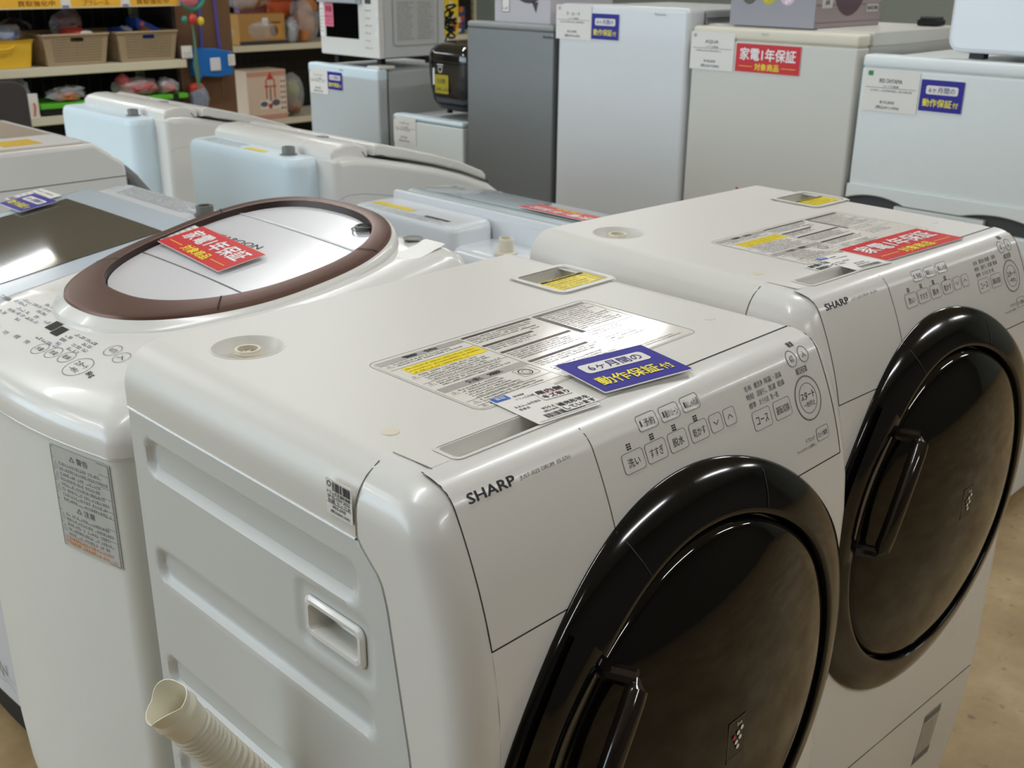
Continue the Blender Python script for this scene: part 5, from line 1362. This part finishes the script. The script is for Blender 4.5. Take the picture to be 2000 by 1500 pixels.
# brown board, hanging goods
W = (2.57, GY+.12, 0)
T = thing('board', W, 'brown cardboard-coloured board standing at the end of the toy shelf', 'board')
mb = MB(); mb.box(2.422, 2.74, GY+.10, GY+.125, 0.0, 1.75, .002, 1); mb.build('panel', mat('brown_board', (108, 78, 52), .75, var=.06, vscale=3), T, world=W)
MB().box(2.42, 2.75, GY+.126, GY+.42, 0, .05).build('foot', mat('brown_board_dark', (80, 58, 40), .8), T, world=W, smooth=False)
mb = MB(); mb.tube([(2.655, GY+.098, .73), (2.657, GY+.097, .78), (2.662, GY+.098, .86)], .002, 6); mb.build('crease', mat('crease_light', (150, 116, 84), .7), T.children[0] if T.children else T, world=W)
W = (2.50, GY+.06, .86)
T = thing('shoulder_pouch', W, 'blue pouch hanging by purple straps on the brown board', 'pouch')
mb = MB(); mb.prism([(2.468, .855), (2.600, .840), (2.685, .850), (2.690, .965), (2.600, .985), (2.480, .992)], 'y', GY+.022, GY+.095, .010, 2); pb_ = mb.build('pouch_body', mat('pouch_blue', (20, 108, 190), .45), T, world=W)
for (xa, xb) in ((2.549, 2.565), (2.652, 2.632)):
    mb = MB(); pts = [Vector((xa+(xb-xa)*k/8, GY+.085, .985+(1.55-.985)*k/8)) for k in range(9)]
    mb.add([p+Vector((d, 0, 0)) for p in pts for d in (-.008, .008)], [(2*k, 2*k+1, 2*k+3, 2*k+2) for k in range(8)]); o = mb.build('strap', mat('strap_purple', (82, 74, 160), .5), T, world=W, smooth=False); md = o.modifiers.new('s', 'SOLIDIFY'); md.thickness = .002
mb = MB(); mb.box(2.55, 2.61, GY+.014, GY+.022, .875, .94, .003, 1); mb.build('pouch_patch', mat('pouch_patch_white', (224, 226, 232), .5), pb_, world=W)
t = thing('price_tag', (0, 0, 0), 'white price tag hanging on the blue pouch', 'tag'); sh = MB().prism(rr_pts(-.020, .020, -.028, .028, .002, 1), 'y', 0, .0006).build('paper_sheet', PAPER, t, smooth=False); mb = MB()
for k in range(4): mb.greek(CP, -.016, .016, .016-.011*k, .006, random.Random(k), .0004, 0, 1)
mb.build('price_print', INKG, sh, smooth=False); place(t, (2.676, GY+.017, .925), (0, 0, 0))
t = thing('price_tag', (0, 0, 0), 'white price tag beside the right basket', 'tag'); sh = MB().prism(rr_pts(-.030, .030, -.030, .030, .002, 1), 'y', 0, .0006).build('paper_sheet', PAPER, t, smooth=False); mb = MB()
for k in range(3): mb.greek(CP, -.022, .022, -.004-.010*k, .005, random.Random(k), .0004, 0, 1)
mb.build('price_print', INKG, sh, smooth=False); place(t, (2.410, GY-.008, .978), (0, 0, 0))
W = (2.43, GY+.06, .79)
T = thing('hanging_mobile', W, 'pink, teal and yellow baby mobile hanging at the end of the toy shelf', 'toy')
mb = MB(); blob(mb, (2.425, GY-.045, 1.235), (.05, .03, .045), 30, .15); mb.build('pink_cushion', TPK, T, world=W, ang=80)
mb = MB(); mb.tube([Vector((2.445+.062*math.cos(R(200+190*k/16)), GY-.045, 1.245+.060*math.sin(R(200+190*k/16)))) for k in range(17)], .012, 8); mb.build('teal_ring', TT, T, world=W)
mb = MB(); mb.tube([(2.44, GY-.04, 1.19), (2.436, GY-.04, 1.10), (2.441, GY-.04, 1.04), (2.437, GY-.045, .98), (2.432, GY-.045, .92), (2.440, GY-.045, .80)], [.004, .004, .007, .006, .014, .008], 8); mb.build('hanging_stem', mat('stem_olive', (90, 130, 100), .5), T, world=W)
for c, r, m, nm in (((2.395, GY-.04, 1.135), .016, TT, 'bead'), ((2.483, GY-.04, 1.125), .020, TYL, 'bead'), ((2.440, GY-.04, 1.135), .024, TR, 'bead'), ((2.45, GY-.045, .855), .012, TN, 'bead')):
    mb = MB(); blob(mb, c, (r, r*.8, r*1.1), 3, .1, 2); mb.build(nm, m, T, world=W, ang=80)
toy('bagged_toy', 'red and blue bagged toys hanging beside the toy shelf end', 'toy', [('toy_body', mat('toy_deep_blue', (40, 80, 140), .35), [((2.475, GY+.03, .735), (.044, .03, .075), 22, .3)]), ('toy_top', TR, [((2.465, GY+.035, .795), (.045, .03, .026), 23, .2)]), ('bag', POLY, [((2.472, GY+.03, .735), (.056, .034, .085), 24, .15)])], (2.43, 2.56, GY-.01, GY+.095, .4))

# ------------------------------------------------------------------ second toy shelf, behind the small fridges
T, W = shelf_unit('toy shelf behind the mini fridge and microwave oven', 3.42, 6.2, 6.0, .50, [.38, .875, 1.32], 1.75)
W = (3.78, 6.14, .875)
T = thing('gift_box', W, 'tan gift box with honey-coloured panels under crinkled film', 'box')
mb = MB(); mb.box(3.60, 3.965, 6.03, 6.25, .878, 1.075, .004, 1); gb = mb.build('carton', mat('tan_carton', (184, 140, 78), .5), T, world=W)
GP = plane_map((3.7825, 6.03, .975), (1, 0, 0), (0, 0, 1))
mb = MB(); mb.rect(GP, -.1825, .1825, -.095, -.072, .0008, 0); mb.build('dark_base_band', DARK, gb, world=W, smooth=False)
mb = MB(); mb.rect(GP, .02, .155, -.06, .055, .0008, 0); mb.add([GP(a, b, .0012) for a, b in circ_pts(.088, -.01, .035, 20)], [tuple(range(20))], 1); mb.rect(GP, .03, .145, .036, .05, .0012, 1); mb.build('window_picture', [mat('amber_print', (206, 150, 70), .5), mat('dark_brown_print', (110, 74, 44), .5)], gb, world=W, smooth=False)
mb = MB(); mb.rect(GP, .0, .045, .02, .075, .0018); mb.build('price_label', PAPER, gb, world=W, smooth=False)
mb = MB(); blob(mb, (3.78, 6.13, .97), (.185, .125, .11), 41, .10, clamp=(3.59, 3.972, 6.015, 6.26, .8765)); mb.build('film_wrap', POLY, gb, world=W, ang=80)
toy('bagged_toy', 'brown toy in clear film on top of tan gift box', 'toy', [('toy_body', TBR, [((3.76, 6.12, 1.15), (.10, .08, .055), 42, .3)]), ('bag', POLY, [((3.72, 6.12, 1.16), (.14, .09, .065), 43, .35)])], (3.55, 3.98, 6.02, 6.30, 1.085))
toy('plush_toy', 'brown plush toy in clear bag beside the microwave oven', 'toy', [('plush_body', mat('plush_tan', (186, 120, 66), .8), [((4.16, 6.10, .99), (.085, .07, .105), 44, .15), ((4.19, 6.08, 1.12), (.07, .06, .06), 45, .15), ((4.10, 6.02, .925), (.04, .05, .04), 46, .1)]), ('bag', POLY, [((4.16, 6.09, 1.02), (.12, .09, .145), 47, .3)])], (4.082, 4.30, 5.99, 6.20, .877))
toy('bagged_toy', 'silver bagged toy between tan gift box and plush toy', 'toy', [('toy_body', TGY, [((4.02, 6.06, .955), (.045, .05, .072), 48, .4)]), ('bag', POLY, [((4.02, 6.05, .96), (.055, .05, .085), 49, .4)])], (3.985, 4.080, 5.99, 6.15, .877))
toy('bagged_toy', 'orange and red toy behind the plush toy', 'toy', [('toy_body', mat('toy_orange_red', (206, 96, 50), .4), [((4.06, 6.24, 1.13), (.10, .06, .10), 50, .4)])], (3.97, 4.2, 6.21, 6.32, .877))
W = (3.95, 6.36, 1.0)
T = thing('toy_box', W, 'mauve and pink toy boxes standing at back of second toy shelf', 'box'); MB().box(3.80, 4.12, 6.33, 6.40, .878, 1.20, .003, 1).build('carton', mat('mauve_carton', (160, 130, 168), .5), T, world=W)
MB().box(3.82, 4.10, 6.3285, 6.33, 1.06, 1.16).build('pink_panel', TPK, T.children[0] if T.children else T, world=W, smooth=False)
# striped kitchen-toy carton
W = (3.77, 6.15, .38)
T = thing('toy_carton', W, 'toy kitchen carton with red and white striped bands', 'box')
mb = MB(); mb.box(3.612, 3.925, 6.005, 6.22, .382, .712, .002, 1); kc = mb.build('carton', mat('cream_carton', (226, 206, 186), .5), T, world=W)
KP = plane_map((3.7685, 6.005, .545), (1, 0, 0), (0, 0, 1)); KS = plane_map((3.925, 6.11, .545), (0, 1, 0), (0, 0, 1))
for v0, v1 in ((.128, .160), (-.160, -.128)):
    mb = MB()
    for k in range(20): u = -.150+.0153*k; mb.rect(KP, u, u+.0076, v0, v1, .0006)
    mb.build('striped_band', mat('stripe_red', (206, 92, 80), .5), kc, world=W, smooth=False)
mb = MB(); 
for u in (-.01, .055): mb.rect(KP, u, u+.010, -.02, .105, .0007, 0)
mb.rect(KP, -.02, .075, .055, .065, .0009, 0); mb.add([KP(a, b, .0009) for a, b in [(.028, .155), (.060, .105), (-.004, .105)]], [(0, 1, 2)], 0)
mb.add([KP(a, b, .001) for a, b in circ_pts(-.03, -.055, .030, 16, .018)], [tuple(range(16))], 1); mb.add([KP(a, b, .001) for a, b in circ_pts(.065, -.05, .034, 16, .022)], [tuple(range(16))], 1); mb.add([KP(a, b, .0012) for a, b in circ_pts(.02, -.07, .018, 16)], [tuple(range(16))], 0)
mb.rect(KP, .02, .03, -.04, .05, .001, 1); mb.rect(KP, -.06, .10, -.088, -.03, .0008, 2)
mb.build('printed_picture', [mat('print_red', (200, 66, 54), .5), mat('print_slate', (104, 96, 110), .5), PAPER], kc, world=W, smooth=False)
mb = MB(); mb.rect(KP, .105, .15, -.11, .115, .0006, 0)
for j in range(6):
    for i in range(2): mb.add([KP(a, b, .001) for a, b in circ_pts(.116+.022*i, .09-.036*j, .008, 10)], [tuple(range(10))], 1+(i+j) % 2)
mb.build('parts_picture', [mat('print_cream', (232, 220, 206), .5), MATS['print_red'], MATS['print_slate']], kc, world=W, smooth=False)
toy('jar_set', 'clear tub of green and brown toys right of the striped carton', 'toy', [('contents', mat('toy_olive_mix', (150, 156, 60), .4), [((4.02, 6.10, .56), (.06, .07, .06), 51, .3)]), ('lower_contents', TBR, [((4.03, 6.10, .45), (.06, .07, .055), 52, .3)]), ('tub', POLY, [((4.03, 6.10, .535), (.085, .09, .145), 53, .08)])], (3.94, 4.13, 6.01, 6.22, .382))
# things right of the microwave oven
for (x0, x1, y, z0, z1, c, lb) in ((5.44, 5.585, 6.05, .878, 1.15, (240, 214, 40), 'yellow picture-book pack standing right of the microwave oven'), (5.60, 5.72, 6.12, .878, 1.08, (60, 76, 120), 'dark blue pack standing right of the yellow book pack'), (5.30, 5.42, 6.14, .878, 1.14, (150, 120, 150), 'mauve pack standing left of the yellow book pack')):
    W = ((x0+x1)/2, y, z0); T = thing('book_pack', W, lb, 'book pack'); b = MB().box(x0, x1, y, y+.05, z0, z1, .003, 1).build('cover', mat('pack_%d' % int(x0*100), c, .35, coat=.3), T, world=W)
    Q = plane_map(((x0+x1)/2, y, (z0+z1)/2), (1, 0, 0), (0, 0, 1)); mb = MB(); rn = random.Random(int(x0*10)); hw, hh = (x1-x0)/2, (z1-z0)/2
    for k in range(5): mb.add([Q(a, b2, .0008) for a, b2 in circ_pts(rn.uniform(-.5, .5)*hw, rn.uniform(-.8, .8)*hh, .022, 12)], [tuple(range(12))], k % 3)
    mb.build('printed_picture', [TR, PAPER, TO], b, world=W, smooth=False)
